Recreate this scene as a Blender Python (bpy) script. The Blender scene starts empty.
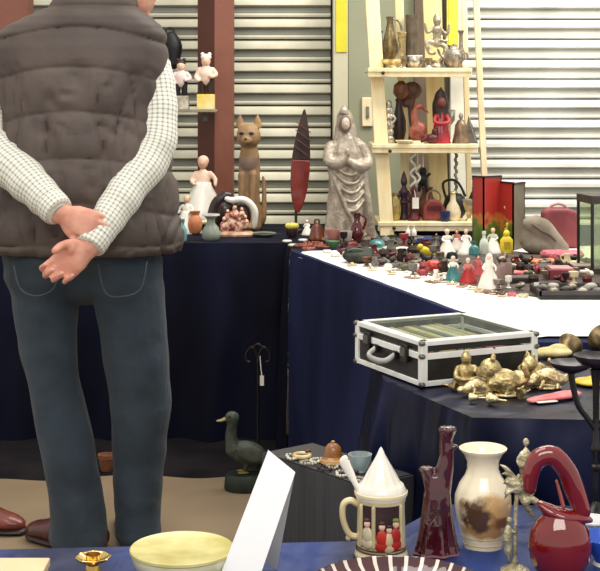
import bpy, math, random
from mathutils import Vector, Matrix, noise, Euler
random.seed(7)
PI = math.pi
F, HOR, HC = 1400.0, 95.0, 1.3
col = bpy.context.scene.collection

def P(px, py, Y): return Vector(((px-300)*Y/F, Y, HC-(py-HOR)*Y/F))
def PZ(px, py, z):
    Y = (HC-z)*F/(py-HOR)
    return P(px, py, Y)
def lin(c):
    return tuple(((x/255)/12.92 if x/255 <= .04045 else ((x/255+.055)/1.055)**2.4) for x in c)

# ------------------------------------------------------------------ materials
_mc = {}
def mat(c1, c2=None, scale=12, rough=.5, metal=0, bump=0, bscale=40, coat=0, trans=0, ior=1.45, contrast=.15, stretch=(1,1,1), alpha=1, spec=.5, sheen=0, bdist=.01):
    key = (c1, c2, scale, rough, metal, bump, bscale, coat, trans, contrast, stretch, alpha, spec, sheen, bdist, bump, bscale)
    if key in _mc: return _mc[key]
    m = bpy.data.materials.new('mat_%d' % len(_mc)); m.use_nodes = True
    nt = m.node_tree; b = nt.nodes['Principled BSDF']
    b.inputs['Base Color'].default_value = (*lin(c1), 1)
    b.inputs['Roughness'].default_value = rough
    b.inputs['Metallic'].default_value = metal
    b.inputs['Coat Weight'].default_value = coat
    b.inputs['Transmission Weight'].default_value = trans
    b.inputs['IOR'].default_value = ior
    b.inputs['Alpha'].default_value = alpha
    b.inputs['Specular IOR Level'].default_value = spec
    if sheen: b.inputs['Sheen Weight'].default_value = sheen
    tc = nt.nodes.new('ShaderNodeTexCoord'); mp = nt.nodes.new('ShaderNodeMapping')
    mp.inputs['Scale'].default_value = stretch
    nt.links.new(tc.outputs['Object'], mp.inputs['Vector'])
    n = nt.nodes.new('ShaderNodeTexNoise'); n.inputs['Scale'].default_value = scale; n.inputs['Detail'].default_value = 4
    nt.links.new(mp.outputs[0], n.inputs['Vector'])
    if c2 is None: c2 = tuple(max(0, x*.82) for x in c1)
    r = nt.nodes.new('ShaderNodeValToRGB')
    r.color_ramp.elements[0].position = .5-contrast; r.color_ramp.elements[1].position = .5+contrast
    r.color_ramp.elements[0].color = (*lin(c2), 1); r.color_ramp.elements[1].color = (*lin(c1), 1)
    nt.links.new(n.outputs['Fac'], r.inputs['Fac']); nt.links.new(r.outputs['Color'], b.inputs['Base Color'])
    if bump:
        n2 = nt.nodes.new('ShaderNodeTexNoise'); n2.inputs['Scale'].default_value = bscale; n2.inputs['Detail'].default_value = 5
        nt.links.new(mp.outputs[0], n2.inputs['Vector'])
        bp = nt.nodes.new('ShaderNodeBump'); bp.inputs['Strength'].default_value = bump; bp.inputs['Distance'].default_value = bdist; n2.inputs['Detail'].default_value = 1.5 if bdist > .01 else 5
        nt.links.new(n2.outputs['Fac'], bp.inputs['Height']); nt.links.new(bp.outputs['Normal'], b.inputs['Normal'])
    _mc[key] = m
    return m

def plaid():
    m = bpy.data.materials.new('plaid'); m.use_nodes = True; nt = m.node_tree; b = nt.nodes['Principled BSDF']
    b.inputs['Roughness'].default_value = .85
    uv = nt.nodes.new('ShaderNodeUVMap'); sep = nt.nodes.new('ShaderNodeSeparateXYZ'); nt.links.new(uv.outputs[0], sep.inputs[0])
    def lines(axis, freq, width):
        mu = nt.nodes.new('ShaderNodeMath'); mu.operation = 'MULTIPLY'; mu.inputs[1].default_value = freq
        nt.links.new(sep.outputs[axis], mu.inputs[0])
        fr = nt.nodes.new('ShaderNodeMath'); fr.operation = 'FRACT'; nt.links.new(mu.outputs[0], fr.inputs[0])
        lt = nt.nodes.new('ShaderNodeMath'); lt.operation = 'LESS_THAN'; lt.inputs[1].default_value = width; nt.links.new(fr.outputs[0], lt.inputs[0])
        return lt
    a = lines(0, 22, .34); c = lines(1, 84, .34)
    ad = nt.nodes.new('ShaderNodeMath'); ad.operation = 'ADD'; nt.links.new(a.outputs[0], ad.inputs[0]); nt.links.new(c.outputs[0], ad.inputs[1])
    r = nt.nodes.new('ShaderNodeValToRGB'); r.color_ramp.interpolation = 'CONSTANT'
    r.color_ramp.elements[0].color = (*lin((236,234,222)), 1)
    e = r.color_ramp.elements[1]; e.position = .45; e.color = (*lin((204,204,194)), 1)
    e = r.color_ramp.elements.new(.9); e.color = (*lin((150,150,144)), 1)
    hf = nt.nodes.new('ShaderNodeMath'); hf.operation = 'MULTIPLY'; hf.inputs[1].default_value = .5
    nt.links.new(ad.outputs[0], hf.inputs[0]); nt.links.new(hf.outputs[0], r.inputs['Fac']); nt.links.new(r.outputs[0], b.inputs['Base Color'])
    return m

def glass_mat(c=(235,240,238), mix=.22, rough=.04, fm=1.0):
    key = ('glass', c, mix, rough, fm)
    if key in _mc: return _mc[key]
    m = bpy.data.materials.new('clear_glass'); m.use_nodes = True; nt = m.node_tree
    for n in list(nt.nodes): nt.nodes.remove(n)
    o = nt.nodes.new('ShaderNodeOutputMaterial'); t = nt.nodes.new('ShaderNodeBsdfTransparent'); g = nt.nodes.new('ShaderNodeBsdfPrincipled')
    t.inputs[0].default_value = (*lin(c), 1); g.inputs['Base Color'].default_value = (*lin(c), 1); g.inputs['Roughness'].default_value = rough
    lw = nt.nodes.new('ShaderNodeFresnel'); lw.inputs[0].default_value = 1.5
    ad = nt.nodes.new('ShaderNodeMath'); ad.operation = 'MULTIPLY_ADD'; ad.inputs[1].default_value = fm; ad.inputs[2].default_value = mix; nt.links.new(lw.outputs[0], ad.inputs[0])
    x = nt.nodes.new('ShaderNodeMixShader'); nt.links.new(ad.outputs[0], x.inputs[0]); nt.links.new(t.outputs[0], x.inputs[1]); nt.links.new(g.outputs[0], x.inputs[2])
    nt.links.new(x.outputs[0], o.inputs[0]); _mc[key] = m
    return m

# ------------------------------------------------------------------ mesh builder
def catmull(pts, rad, sub):
    out, ro = [], []
    n = len(pts)
    for i in range(n-1):
        p0 = pts[max(0, i-1)]; p1 = pts[i]; p2 = pts[i+1]; p3 = pts[min(n-1, i+2)]
        for j in range(sub):
            t = j/sub; t2 = t*t; t3 = t2*t
            out.append(.5*((2*p1)+(-p0+p2)*t+(2*p0-5*p1+4*p2-p3)*t2+(-p0+3*p1-3*p2+p3)*t3))
            r0, r1 = rad[i], rad[i+1]
            tt = t*t*(3-2*t)
            ro.append(tuple(a+(b-a)*tt for a, b in zip(r0, r1)))
    out.append(pts[-1]); ro.append(rad[-1])
    return out, ro

class MB:
    def __init__(s, k=1.0): s.v = []; s.f = []; s.k = k; s.uv = {}; s.mi = []
    def add(s, vs, fs, mi=0):
        o = len(s.v); s.v += [Vector(v)*s.k for v in vs]; s.f += [tuple(i+o for i in f) for f in fs]; s.mi += [mi]*len(fs); return s
    def lathe(s, prof, seg=24, c=(0,0,0), sx=1, sy=1, rot=None, flute=None, mi=0, mif=None):
        c = Vector(c); vs = []; fs = []; mis = []
        for (r, z) in prof:
            for i in range(seg):
                a = 2*PI*i/seg; rr = r*(flute(a, z) if flute else 1)
                p = Vector((rr*math.cos(a)*sx, rr*math.sin(a)*sy, z))
                vs.append((rot @ p if rot else p)+c)
        n = len(prof)
        for j in range(n-1):
            for i in range(seg):
                a = j*seg+i; b = j*seg+(i+1) % seg
                fs.append((a, b, b+seg, a+seg)); mis.append(mif(i, j) if mif else mi)
        if prof[0][0] > 1e-6: fs.append(tuple(range(seg-1, -1, -1))); mis.append(mi)
        if prof[-1][0] > 1e-6: fs.append(tuple((n-1)*seg+i for i in range(seg))); mis.append(mi)
        o = len(s.mi); s.add(vs, fs); s.mi[o:] = mis
        return s
    def tube(s, pts, rad, seg=12, sub=4, flat=1.0, up=None, cap=True, disp=None, uv=False):
        pts = [Vector(p) for p in pts]
        if not isinstance(rad, (list, tuple)): rad = [rad]*len(pts)
        rad = [(r, r*flat) if not isinstance(r, (list, tuple)) else tuple(r) for r in rad]
        pts, rad = catmull(pts, rad, sub)
        n = len(pts); vs = []; fs = []
        t0 = (pts[1]-pts[0]).normalized()
        u = Vector(up) if up else (Vector((0,1,0)) if abs(t0.y) < .9 else Vector((1,0,0)))
        base = len(s.v); L = 0
        for i in range(n):
            t = (pts[min(n-1, i+1)]-pts[max(0, i-1)]).normalized()
            x = u.cross(t)
            if x.length < 1e-6: x = Vector((1,0,0))
            x.normalize(); y = t.cross(x).normalized(); u = y
            if i: L += (pts[i]-pts[i-1]).length
            for j in range(seg):
                a = 2*PI*j/seg; d = disp(a, i/(n-1)) if disp else 1
                vs.append(pts[i]+(x*math.cos(a)*rad[i][0]+y*math.sin(a)*rad[i][1])*d)
                s.uv[base+i*seg+j] = (j/seg, L)
        for i in range(n-1):
            for j in range(seg):
                a = i*seg+j; b = i*seg+(j+1) % seg
                fs.append((a, b, b+seg, a+seg))
        if cap:
            for e, sg in ((0, -1), (n-1, 1)):
                ce = pts[e]; t = (pts[min(n-1, e+1)]-pts[max(0, e-1)]).normalized()*sg
                r = min(rad[e]); k = len(vs)
                for q in (.6, .88):
                    h = math.sqrt(1-q*q) if q < 1 else 0
                    sc = math.sqrt(1-h*h*0) * math.cos(q*1.2)
                    for j in range(seg): vs.append(ce+(vs[e*seg+j]-ce)*math.cos(q*1.45)+t*r*math.sin(q*1.3)*.9)
                vs.append(ce+t*r)
                rings = [e*seg, k, k+seg]
                for a0, b0 in zip(rings, rings[1:]):
                    for j in range(seg):
                        j2 = (j+1) % seg
                        fs.append((a0+j, a0+j2, b0+j2, b0+j) if sg > 0 else (a0+j2, a0+j, b0+j, b0+j2))
                for j in range(seg):
                    j2 = (j+1) % seg; l = rings[-1]
                    fs.append((l+j, l+j2, k+2*seg) if sg > 0 else (l+j2, l+j, k+2*seg))
        return s.add(vs, fs)
    def ell(s, c, r, rot=None, seg=16, rings=10):
        if not isinstance(r, (tuple, list)): r = (r, r, r)
        vs = []; fs = []; c = Vector(c)
        for j in range(1, rings):
            b = PI*j/rings
            for i in range(seg):
                a = 2*PI*i/seg
                p = Vector((r[0]*math.sin(b)*math.cos(a), r[1]*math.sin(b)*math.sin(a), -r[2]*math.cos(b)))
                vs.append((rot @ p if rot else p)+c)
        for q in (Vector((0,0,-r[2])), Vector((0,0,r[2]))): vs.append((rot @ q if rot else q)+c)
        for j in range(rings-2):
            for i in range(seg):
                a = j*seg+i; b = j*seg+(i+1) % seg; fs.append((a, b, b+seg, a+seg))
        n = len(vs)
        for i in range(seg):
            i2 = (i+1) % seg; fs.append((i2, i, n-2)); l = (rings-2)*seg; fs.append((l+i, l+i2, n-1))
        return s.add(vs, fs)
    def box(s, c, d, rot=None, mi=0, taper=1.0):
        c = Vector(c); vs = []
        for z in (-.5, .5):
            q = taper if z > 0 else 1
            for x, y in ((-.5,-.5),(.5,-.5),(.5,.5),(-.5,.5)):
                p = Vector((x*d[0]*q, y*d[1]*q, z*d[2])); vs.append((rot @ p if rot else p)+c)
        return s.add(vs, [(3,2,1,0),(4,5,6,7),(0,1,5,4),(1,2,6,5),(2,3,7,6),(3,0,4,7)], mi)
    def bar(s, a, b, w, h=None, up=(0,0,1)):
        a = Vector(a); b = Vector(b); t = (b-a); L = t.length; t.normalize()
        x = t.cross(Vector(up)); x = x.normalized() if x.length > 1e-5 else Vector((1,0,0)); y = x.cross(t)
        R = Matrix((x, t, y)).transposed()
        return s.box((a+b)/2, (w, L, h or w), R)
    def prism(s, poly, t, rot=None, c=(0,0,0)):  # poly in x,z; thickness along y
        n = len(poly); c = Vector(c); vs = []
        for y in (-t/2, t/2):
            for x, z in poly:
                p = Vector((x, y, z)); vs.append((rot @ p if rot else p)+c)
        fs = [tuple(range(n)), tuple(range(2*n-1, n-1, -1))]+[((i+1) % n, i, i+n, (i+1) % n+n) for i in range(n)]
        return s.add(vs, fs)
    def build(s, name, m, parent=None, remesh=None, sm=40, bevel=0, label=None, iters=3, bseg=2):
        me = bpy.data.meshes.new(name); me.from_pydata([tuple(v) for v in s.v], [], s.f)
        if s.uv and not remesh:
            ul = me.uv_layers.new(name='UVMap')
            for l in me.loops:
                ul.data[l.index].uv = s.uv.get(l.vertex_index, (0, 0))
        ms = m if isinstance(m, (list, tuple)) else [m]
        if remesh:
            o = bpy.data.objects.new('tmp', me); col.objects.link(o)
            r = o.modifiers.new('r', 'REMESH'); r.mode = 'VOXEL'; r.voxel_size = remesh
            q = o.modifiers.new('s', 'SMOOTH'); q.iterations = iters; q.factor = .5
            dg = bpy.context.evaluated_depsgraph_get(); dg.update()
            me2 = bpy.data.meshes.new_from_object(o.evaluated_get(dg)); bpy.data.objects.remove(o); bpy.data.meshes.remove(me)
            me = me2; me.name = name
        me.materials.clear()
        for q in ms: me.materials.append(q)
        if not remesh and len(ms) > 1:
            for p, i in zip(me.polygons, s.mi): p.material_index = i
        me.polygons.foreach_set('use_smooth', [True]*len(me.polygons))
        if not remesh: me.set_sharp_from_angle(angle=math.radians(sm))
        me.update()
        o = bpy.data.objects.new(name, me); col.objects.link(o)
        if bevel:
            b = o.modifiers.new('bevel', 'BEVEL'); b.width = bevel; b.segments = bseg; b.limit_method = 'ANGLE'
        if parent: o.parent = parent
        if label: o['label'] = label
        return o

def tag(o, label, cat, group=None, kind=None):
    o['label'] = label; o['category'] = cat
    if group: o['group'] = group
    if kind: o['kind'] = kind
    return o
def T(name, label, cat, loc, rz=0, group=None):
    o = bpy.data.objects.new(name, None); o.empty_display_size = .03; col.objects.link(o)
    o.location = loc; o.rotation_euler = (0, 0, rz)
    return tag(o, label, cat, group)
def struct(name, mb, m, label=None, **kw):
    o = mb.build(name, m, **kw); o['kind'] = 'structure'; o['label'] = label or name; o['category'] = name.split('_')[0]
    return o
def K(loc): return loc[1]/F     # metres per photo pixel at this depth

# ------------------------------------------------------------------ palette
WHITE = mat((240,238,230), (222,219,208), 9, .5)
PORC = mat((246,242,232), (232,226,212), 14, .2, coat=.5)
CREAM = mat((240,226,190), (224,206,164), 9, .3, coat=.3)
SKIN = mat((228,172,150), (212,146,126), 22, .55, bump=.12, bscale=120)
BRASS = mat((232,212,156), (120,96,54), 60, .3, metal=.85, bump=.4, bscale=150, contrast=.2)
BRASS2 = mat((242,228,184), (160,134,86), 60, .28, metal=.8, bump=.4, bscale=150, contrast=.2)
PEWTER = mat((176,164,146), (84,76,66), 45, .35, metal=.6, contrast=.2, bump=.3, bscale=90)
SILVER = mat((215,208,194), (120,112,98), 45, .25, metal=.7, contrast=.2)
ALU = mat((244,244,240), (232,232,228), 20, .4, metal=.1)
BLACK = mat((26,25,28), (16,16,18), 20, .5)
IRON = mat((34,30,32), (20,18,20), 40, .35, metal=.3, coat=.2)
RUBY = mat((112,16,24), (62,6,14), 14, .08, coat=1, trans=.25, contrast=.3)
RUBYDARK = mat((92,26,36), (50,12,20), 22, .1, coat=1, trans=.2, contrast=.3)
WOODL = mat((246,230,188), (234,212,162), 6, .6, stretch=(6,6,.6))
RED = mat((176,50,46), (160,24,26), 20, .35)
MAROON = mat((104,32,38), (66,18,24), 30, .35)
PINK = mat((214,120,132), (180,84,100), 30, .7)
TEAL = mat((64,140,136), (34,96,98), 30, .3, coat=.4)
GREEN = mat((80,120,60), (44,80,38), 40, .5)
YELLOW = mat((236,214,60), (210,180,30), 30, .4)
ORANGE = mat((214,118,72), (180,80,44), 30, .4)
BROWN = mat((122,74,44), (78,44,26), 30, .45)
DARKBR = mat((58,38,32), (34,22,20), 30, .45)
GREY = mat((130,126,120), (92,88,82), 30, .6)
BLUE = mat((44,56,104), (28,36,74), 30, .7)
GLASS = glass_mat()
GLASSR = glass_mat((240,200,190), .3)
FLESH = mat((236,196,168), (218,170,140), 30, .4)

# ------------------------------------------------------------------ setting
m = mat((152,132,106), (126,108,86), 2.2, .55, bump=.05, bscale=30, contrast=.25)
struct('floor', MB().box((0,3.2,-.05), (9,8,.1)), m, 'tan concrete floor')
struct('wall_back', MB().box((0,6.75,1.6), (9,.1,3.4)), mat((150,150,140)), 'wall behind the shutters')

def shutter(name, x0, x1, pitch, Y, label, phase, light, md, dk):
    root = T(name, label, 'shutter', ((x0+x1)/2, Y, 0), group='metal roller shutters'); root['kind'] = 'structure'
    mb = MB(); w = (x1-x0)/2; prof = []
    z = phase-pitch*2
    while z < 3:
        # one slat: bright convex crown, lower flank with shade put into its tone, narrow lip, joint
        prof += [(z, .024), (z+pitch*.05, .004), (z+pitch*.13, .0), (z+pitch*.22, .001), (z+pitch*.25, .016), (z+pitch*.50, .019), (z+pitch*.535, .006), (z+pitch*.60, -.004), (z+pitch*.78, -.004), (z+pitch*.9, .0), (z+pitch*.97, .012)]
        z += pitch
    vs = []; fs = []
    for z, y in prof: vs += [(-w, y, max(0,z)), (w, y, max(0,z))]
    for i in range(len(prof)-1): fs.append((2*i, 2*i+1, 2*i+3, 2*i+2))
    mb.add(vs, fs); mis = []
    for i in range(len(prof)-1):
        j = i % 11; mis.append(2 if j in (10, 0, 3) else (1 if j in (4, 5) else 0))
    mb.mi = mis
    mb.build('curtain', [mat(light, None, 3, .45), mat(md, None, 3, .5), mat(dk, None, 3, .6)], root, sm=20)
    return root
SH = .1003
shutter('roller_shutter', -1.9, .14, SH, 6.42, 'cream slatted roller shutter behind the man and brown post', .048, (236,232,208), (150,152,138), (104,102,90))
shutter('roller_shutter', .70, 2.6, .0915, 6.42, 'brightest cream slatted roller shutter behind the red folding screen', .0, (252,250,240), (206,206,194), (176,174,160))  # paler slat tones paint in the strong light on this shutter
# pillar between shutters
xs = lambda px, Y: (px-300)*Y/F
c = MB().box(((xs(348,6.3)+xs(462,6.3))/2, 6.36, 1.6), (xs(462,6.3)-xs(348,6.3), .16, 3.2))
struct('wall_pillar', c, mat((146,148,124), (134,136,112), 3, .6), 'grey green pillar between the shutters', bevel=.004)
struct('trim_1', MB().box((xs(340.5,6.28), 6.34, 1.6), (xs(348,6.28)-xs(333,6.28), .12, 3.2)), mat((196,192,166), (184,180,154), 3, .5), 'pale shutter guide rail', bevel=.004)
struct('trim_2', MB().box((xs(424,6.25), 6.26, 1.6), (.085, .06, 3.2)), mat((112,96,80), (90,76,62), 5, .6), 'dark brown upright strip on the pillar')
struct('trim_3', MB().box((xs(447,6.25), 6.26, 1.6), (.03, .05, 3.2)), mat((84,76,66), None, 5, .6), 'dark narrow strip on the pillar')
struct('trim_4', MB().box((xs(458.5,6.2), 6.24, 1.6), (.072, .08, 3.2)), mat((232,228,210), None, 5, .5), 'off white guide rail beside the right shutter', bevel=.003)
p = P(341.5, 24, 6.27); o = MB().box((0,0,0), (.048,.004,.27)).build('warning_tape', mat((214,204,52), (200,188,40), 8, .5)); o.location = (p.x, 6.277, HC+(95-22)*6.277/F)
tag(o, 'yellow tape strip on the pale rail above the robed statue', 'tape')
o = MB().box((0,0,0), (.05,.004,.24)).box((-.016,-.003,0),(.003,.004,.24)).build('measuring_tape', mat((212,206,76), (200,190,60), 8, .5)); o.location = (xs(452.5,6.19), 6.195, HC+.34)
tag(o, 'yellow tape strip behind the top shelf of the ladder', 'tape')
# wall switch
lp = P(367.5, 112, 6.27); t = T('wall_switch', 'cream wall switch plate on the grey green pillar', 'switch', (lp.x, 6.28, lp.z))
MB().box((0,-.008,0), (.05,.014,.13)).build('plate', CREAM, t, bevel=.004); MB().box((0,-.018,0), (.014,.012,.05)).build('rocker', GREY, t, bevel=.002)

# brown posts
def post(px0, px1, label, pxe):
    Y = 6.1; x0, x1 = xs(px0, Y), xs(px1, Y); c = (x0+x1)/2
    pm = mat((128,78,62), (108,62,48), 3, .5, bump=.1); pd = mat((96,56,44), (80,44,36), 3, .5)  # pd is pm with shade painted in, for the left face
    t = T('brown_post', label, 'post', (c, Y+.06, 0), group='brown posts')
    h = (x1-x0)/2; e = xs(pxe, Y)-c
    mb = MB(); vs = []
    for z in (0, 2.9): vs += [(-h, -.02, z), (e, -.09, z), (h, -.06, z), (h, .07, z), (-h, .07, z)]
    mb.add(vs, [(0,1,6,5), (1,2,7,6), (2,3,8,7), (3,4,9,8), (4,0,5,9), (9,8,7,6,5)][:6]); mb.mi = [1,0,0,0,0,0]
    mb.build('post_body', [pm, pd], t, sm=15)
    MB().box((0,0,.02), (2*h+.02,.2,.04)).build('post_foot', pd, t, bevel=.004)
    return t
post(197, 233, 'brown post standing behind the wooden cat', 215)
post(-24, 28, 'brown post seen above the shoulder at the frame edge', 0)
# ledge with two figurines
L = P(192, 109, 5.97); t = T('wall_ledge', 'narrow grey ledge on the brown post carrying two figurines', 'ledge', (L.x, 6.0, L.z-.012))
MB().box((0,0,.004), (.21,.12,.012)).build('board', mat((150,140,120)), t, bevel=.002); MB().box((.05,.035,-.02),(.02,.03,.04)).build('bracket', GREY, t)

# ------------------------------------------------------------------ cloths
def cloth(name, label, path, ztop, zbot, poly, m, amp=.02, freq=30, seed=0, group=None, closed=False):
    """path: drape polyline in plan (outward on the right-hand side of travel); poly: table top outline"""
    mb = MB(); mb.add([(x, y, ztop) for x, y in poly], [tuple(range(len(poly)))])
    pts = []; 
    for (x0,y0),(x1,y1) in zip(path, path[1:]):
        L = math.hypot(x1-x0, y1-y0); n = max(2, int(L/.012))
        nx, ny = (y1-y0)/L, -(x1-x0)/L
        for i in range(n): pts.append((x0+(x1-x0)*i/n, y0+(y1-y0)*i/n, nx, ny))
    pts.append((*path[-1], nx, ny))
    # smooth normals
    rows = 26; vs = []; fs = []
    for r in range(rows+1):
        q = r/rows; z = ztop-(ztop-zbot)*q
        s_ = 0
        for i, (x, y, nx, ny) in enumerate(pts):
            a = i*.012
            ax = ay = 0
            for d in range(-5, 6):
                pp = pts[min(len(pts)-1, max(0, i+d))]; ax += pp[2]; ay += pp[3]
            l = math.hypot(ax, ay) or 1; ax /= l; ay /= l
            w = amp*min(1, q*2.2)**.8*(.6+.7*q)*(math.sin(a*freq+seed+1.2*math.sin(a*freq*.37+q*1.2))+.5*math.sin(a*freq*2.1+seed*2+q*2)+.3*noise.noise((a*14, q*5, seed)))
            o_ = .006*min(1, q*12)+amp*.9*min(1,q*3)+w
            vs.append((x+ax*o_, y+ay*o_, z-(.004*math.sin(min(1,q*10)*PI/2)-.004 if q > 0 else 0)))
    n = len(pts)
    for r in range(rows):
        for i in range(n-1): fs.append((r*n+i, r*n+n+i, r*n+n+i+1, r*n+i+1))
    mb.add(vs, fs)
    o = mb.build(name, m, sm=75)
    return tag(o, label, 'tablecloth', group)

NAVYD = mat((15,18,42), (6,7,22), 5, .8, bump=1, bscale=7, spec=.2, bdist=.03, stretch=(1,1,.3))
NAVYL = mat((34,40,76), (22,27,58), 4, .9, bump=.8, bscale=5, spec=.2, bdist=.03, stretch=(1,1,.4))
cloth('tablecloth', 'dark navy velvet cloth draping the long back table behind the man', [(-2.2,5.22),(-.05,5.20),(-.033,5.02)][:3], .75, .01,
      [(-2.2,5.22),(-.05,5.20),(-.033,5.02),(.3,5.3),(.3,5.98),(-2.2,5.98)], NAVYD, .014, 17, 1)
A = (-.033,4.99); B = (.53,3.14)
cloth('tablecloth', 'lighter navy cloth hanging from the angled jewellery table', [A, B, (2.4,3.10)], .745, .01,
      [A, B, (2.4,3.10), (2.4,5.98), (.31,5.98), (.31,5.3)], NAVYL, .004, 9, 2.2)
cloth('tablecloth', 'dark navy velvet cloth with folds under the aluminium case', [(.165,3.09),(.165,2.76),(.30,2.44),(1.2,2.36)], .738, .01,
      [(.165,3.09),(.165,2.76),(.30,2.44),(1.2,2.36),(1.2,3.09)], mat((16,22,56), (4,6,18), 9, .45, bump=1.0, bscale=9, spec=.25, bdist=.05, stretch=(1,1,.45)), .024, 42, 3)
NAVYB = mat((30,54,118), (14,24,66), 7, .6, bump=.9, bscale=11, bdist=.045, stretch=(1,.55,1))
front_cloth = cloth('tablecloth', 'bright blue cloth covering the low front table', [(1.0,1.3),(1.0,2.30),(.24,2.33),(.12,2.14),(-.95,2.06),(-.95,1.3)][:6], .618, .01,
      [(1.0,1.3),(1.0,2.30),(.24,2.33),(.12,2.14),(-.95,2.06),(-.95,1.3)][::-1], NAVYB, .008, 24, 4)
def crumple(par, yb, x0, x1, y0, z, m_, amp, sc, nx=260, ny=150):
    mb = MB(); vs = []
    for i in range(nx+1):
        x = x0+(x1-x0)*i/nx; y1 = yb(x)
        for j in range(ny+1):
            y = y0+(y1-y0)*j/ny; q = Vector((x*sc+.8*noise.noise((x*6, y*6, 3)), y*sc*.8+.8*noise.noise((x*6, y*6, 8)), 0))
            r1 = max(0, 1-abs(noise.noise(q))*7); r2 = max(0, 1-abs(noise.noise(q*1.7+Vector((5,5,5))))*8)
            edge = min(1, j/6, (ny-j)/6, i/6, (nx-i)/6)
            vs.append((x, y, z+edge*(amp*r1+amp*.6*r2+amp*.5*noise.noise(q*.5))))
    fs = [(i*(ny+1)+j, (i+1)*(ny+1)+j, (i+1)*(ny+1)+j+1, i*(ny+1)+j+1) for i in range(nx) for j in range(ny)]
    mb.add(vs, fs); return mb.build('creased_top', m_, par, sm=80)
def yb4(x):
    ln = [(-.95,2.06),(.12,2.14),(.24,2.33),(1.0,2.30)]
    for (a, b), (c_, d_) in zip(ln, ln[1:]):
        if x <= c_: return b+(d_-b)*(x-a)/(c_-a)
    return ln[-1][1]
crumple(front_cloth, yb4, -.95, 1.0, 1.3, .619, NAVYB, .0045, 9)
# white cover sheet on jewellery table
mb = MB()
w0 = Vector((.012,4.93,0)); w1 = Vector((.545,3.185,0)); n = 60; vs = []; fs = []
d = (w1-w0).normalized(); nrm = Vector((-d.y, d.x, 0))
nrm = nrm if nrm.x < 0 else -nrm
for i in range(n+1):
    p = w0.lerp(w1, i/n); wv = .004*math.sin(i*.9)+.004*noise.noise((i*.3,0,0))
    for (off, z) in ((-1.6, .7505), (-.02, .7505), (.004, .749), (.026+wv*.3, .728+wv)):
        q = p+nrm*off
        if off == -1.6: q = Vector((2.3, 3.19+(5.3-3.19)*(1-i/n), 0)) 
        vs.append((q.x, q.y, z))
for i in range(n):
    for j in range(3): fs.append((i*4+j, i*4+4+j, i*4+5+j, i*4+1+j))
mb.add(vs, fs)
# near edge hanging over end
tag(mb.build('cover_sheet', mat((248,246,240), (236,234,228), 4, .6, bump=.15, bscale=10), sm=60), 'white sheet spread over the angled jewellery table', 'sheet')

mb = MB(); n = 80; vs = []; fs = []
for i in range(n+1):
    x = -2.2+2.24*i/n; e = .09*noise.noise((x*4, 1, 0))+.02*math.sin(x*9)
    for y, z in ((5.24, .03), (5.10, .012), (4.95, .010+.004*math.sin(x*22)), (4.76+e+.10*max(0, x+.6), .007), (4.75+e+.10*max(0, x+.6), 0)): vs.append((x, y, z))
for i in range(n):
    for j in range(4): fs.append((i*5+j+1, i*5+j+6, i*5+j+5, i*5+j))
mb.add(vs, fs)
tag(mb.build('floor_shade_sheet', mat((36,32,34),(22,20,24),5,.9,bump=.4,bscale=10,spec=.1), sm=70), 'added black sheet standing in for the shade on the floor along the back table', 'cloth')  # dark sheet added to stand in for the table's shade on the floor

# ------------------------------------------------------------------ the man
MY = 4.0; MX = (85-300)*MY/F
man = T('person', 'man from behind in quilted brown vest, checked shirt and jeans, hands clasped behind', 'person', (MX, MY, 0))
def M(px, py, dy=0): return P(px, py, MY+dy)-Vector((MX, MY, 0))
S = MY/F
# --- hands
def hand(mb, w, f, nb, th, curls, thumbc, size=1.0, spread=.07):
    f = f.normalized(); nb = (nb-f*nb.dot(f)).normalized(); th = (th-f*th.dot(f)-nb*th.dot(nb)).normalized()
    k = size
    mb.tube([w-f*.03*k, w+f*.012*k, w+f*.045*k, w+f*.088*k], [(.026*k,.020*k),(.029*k,.018*k),(.038*k,.0155*k),(.041*k,.014*k)], seg=16, up=nb)
    mb.ell(w+f*.035*k+th*.026*k-nb*.008*k, (.016*k,.016*k,.022*k))
    data = [(.030,.086,(.044,.026,.021),.0088),(.010,.092,(.048,.030,.022),.009),(-.011,.089,(.045,.028,.021),.0086),(-.031,.080,(.036,.021,.019),.0076)]
    for i, (so, fo, ls, r) in enumerate(data):
        p = w+f*fo*k+th*so*k; ang = 0; pts = [p-f*.02*k, p]; rr = [r*k*1.08, r*k*1.08]
        ff = (f+th*so*spread*20*.1).normalized()
        for j, l in enumerate(ls):
            ang += curls[i][j]
            dv = ff*math.cos(ang)-nb*math.sin(ang); p = p+dv*l*k; pts.append(p); rr.append(r*k*(1-.09*(j+1)))
        mb.tube(pts, rr, seg=10, sub=3)
    p = w+f*.022*k+th*.030*k-nb*.006*k; pts = [w+f*.012*k+th*.012*k, p]; rr = [.013*k, .0125*k]
    for j, (l, tf, tt, tn) in enumerate(thumbc):
        p = p+(f*tf+th*tt-nb*tn).normalized()*l*k; pts.append(p); rr.append((.0112-.0012*j)*k)
    mb.tube(pts, rr, seg=10, sub=3)
body = MB()
rw = M(89, 247, -.27); re = M(153, 152, -.08); rs = M(152, 70, 0)
lw = M(62, 214, -.265); le = M(-14, 142, -.08); ls_ = M(6, 66, 0)
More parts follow.
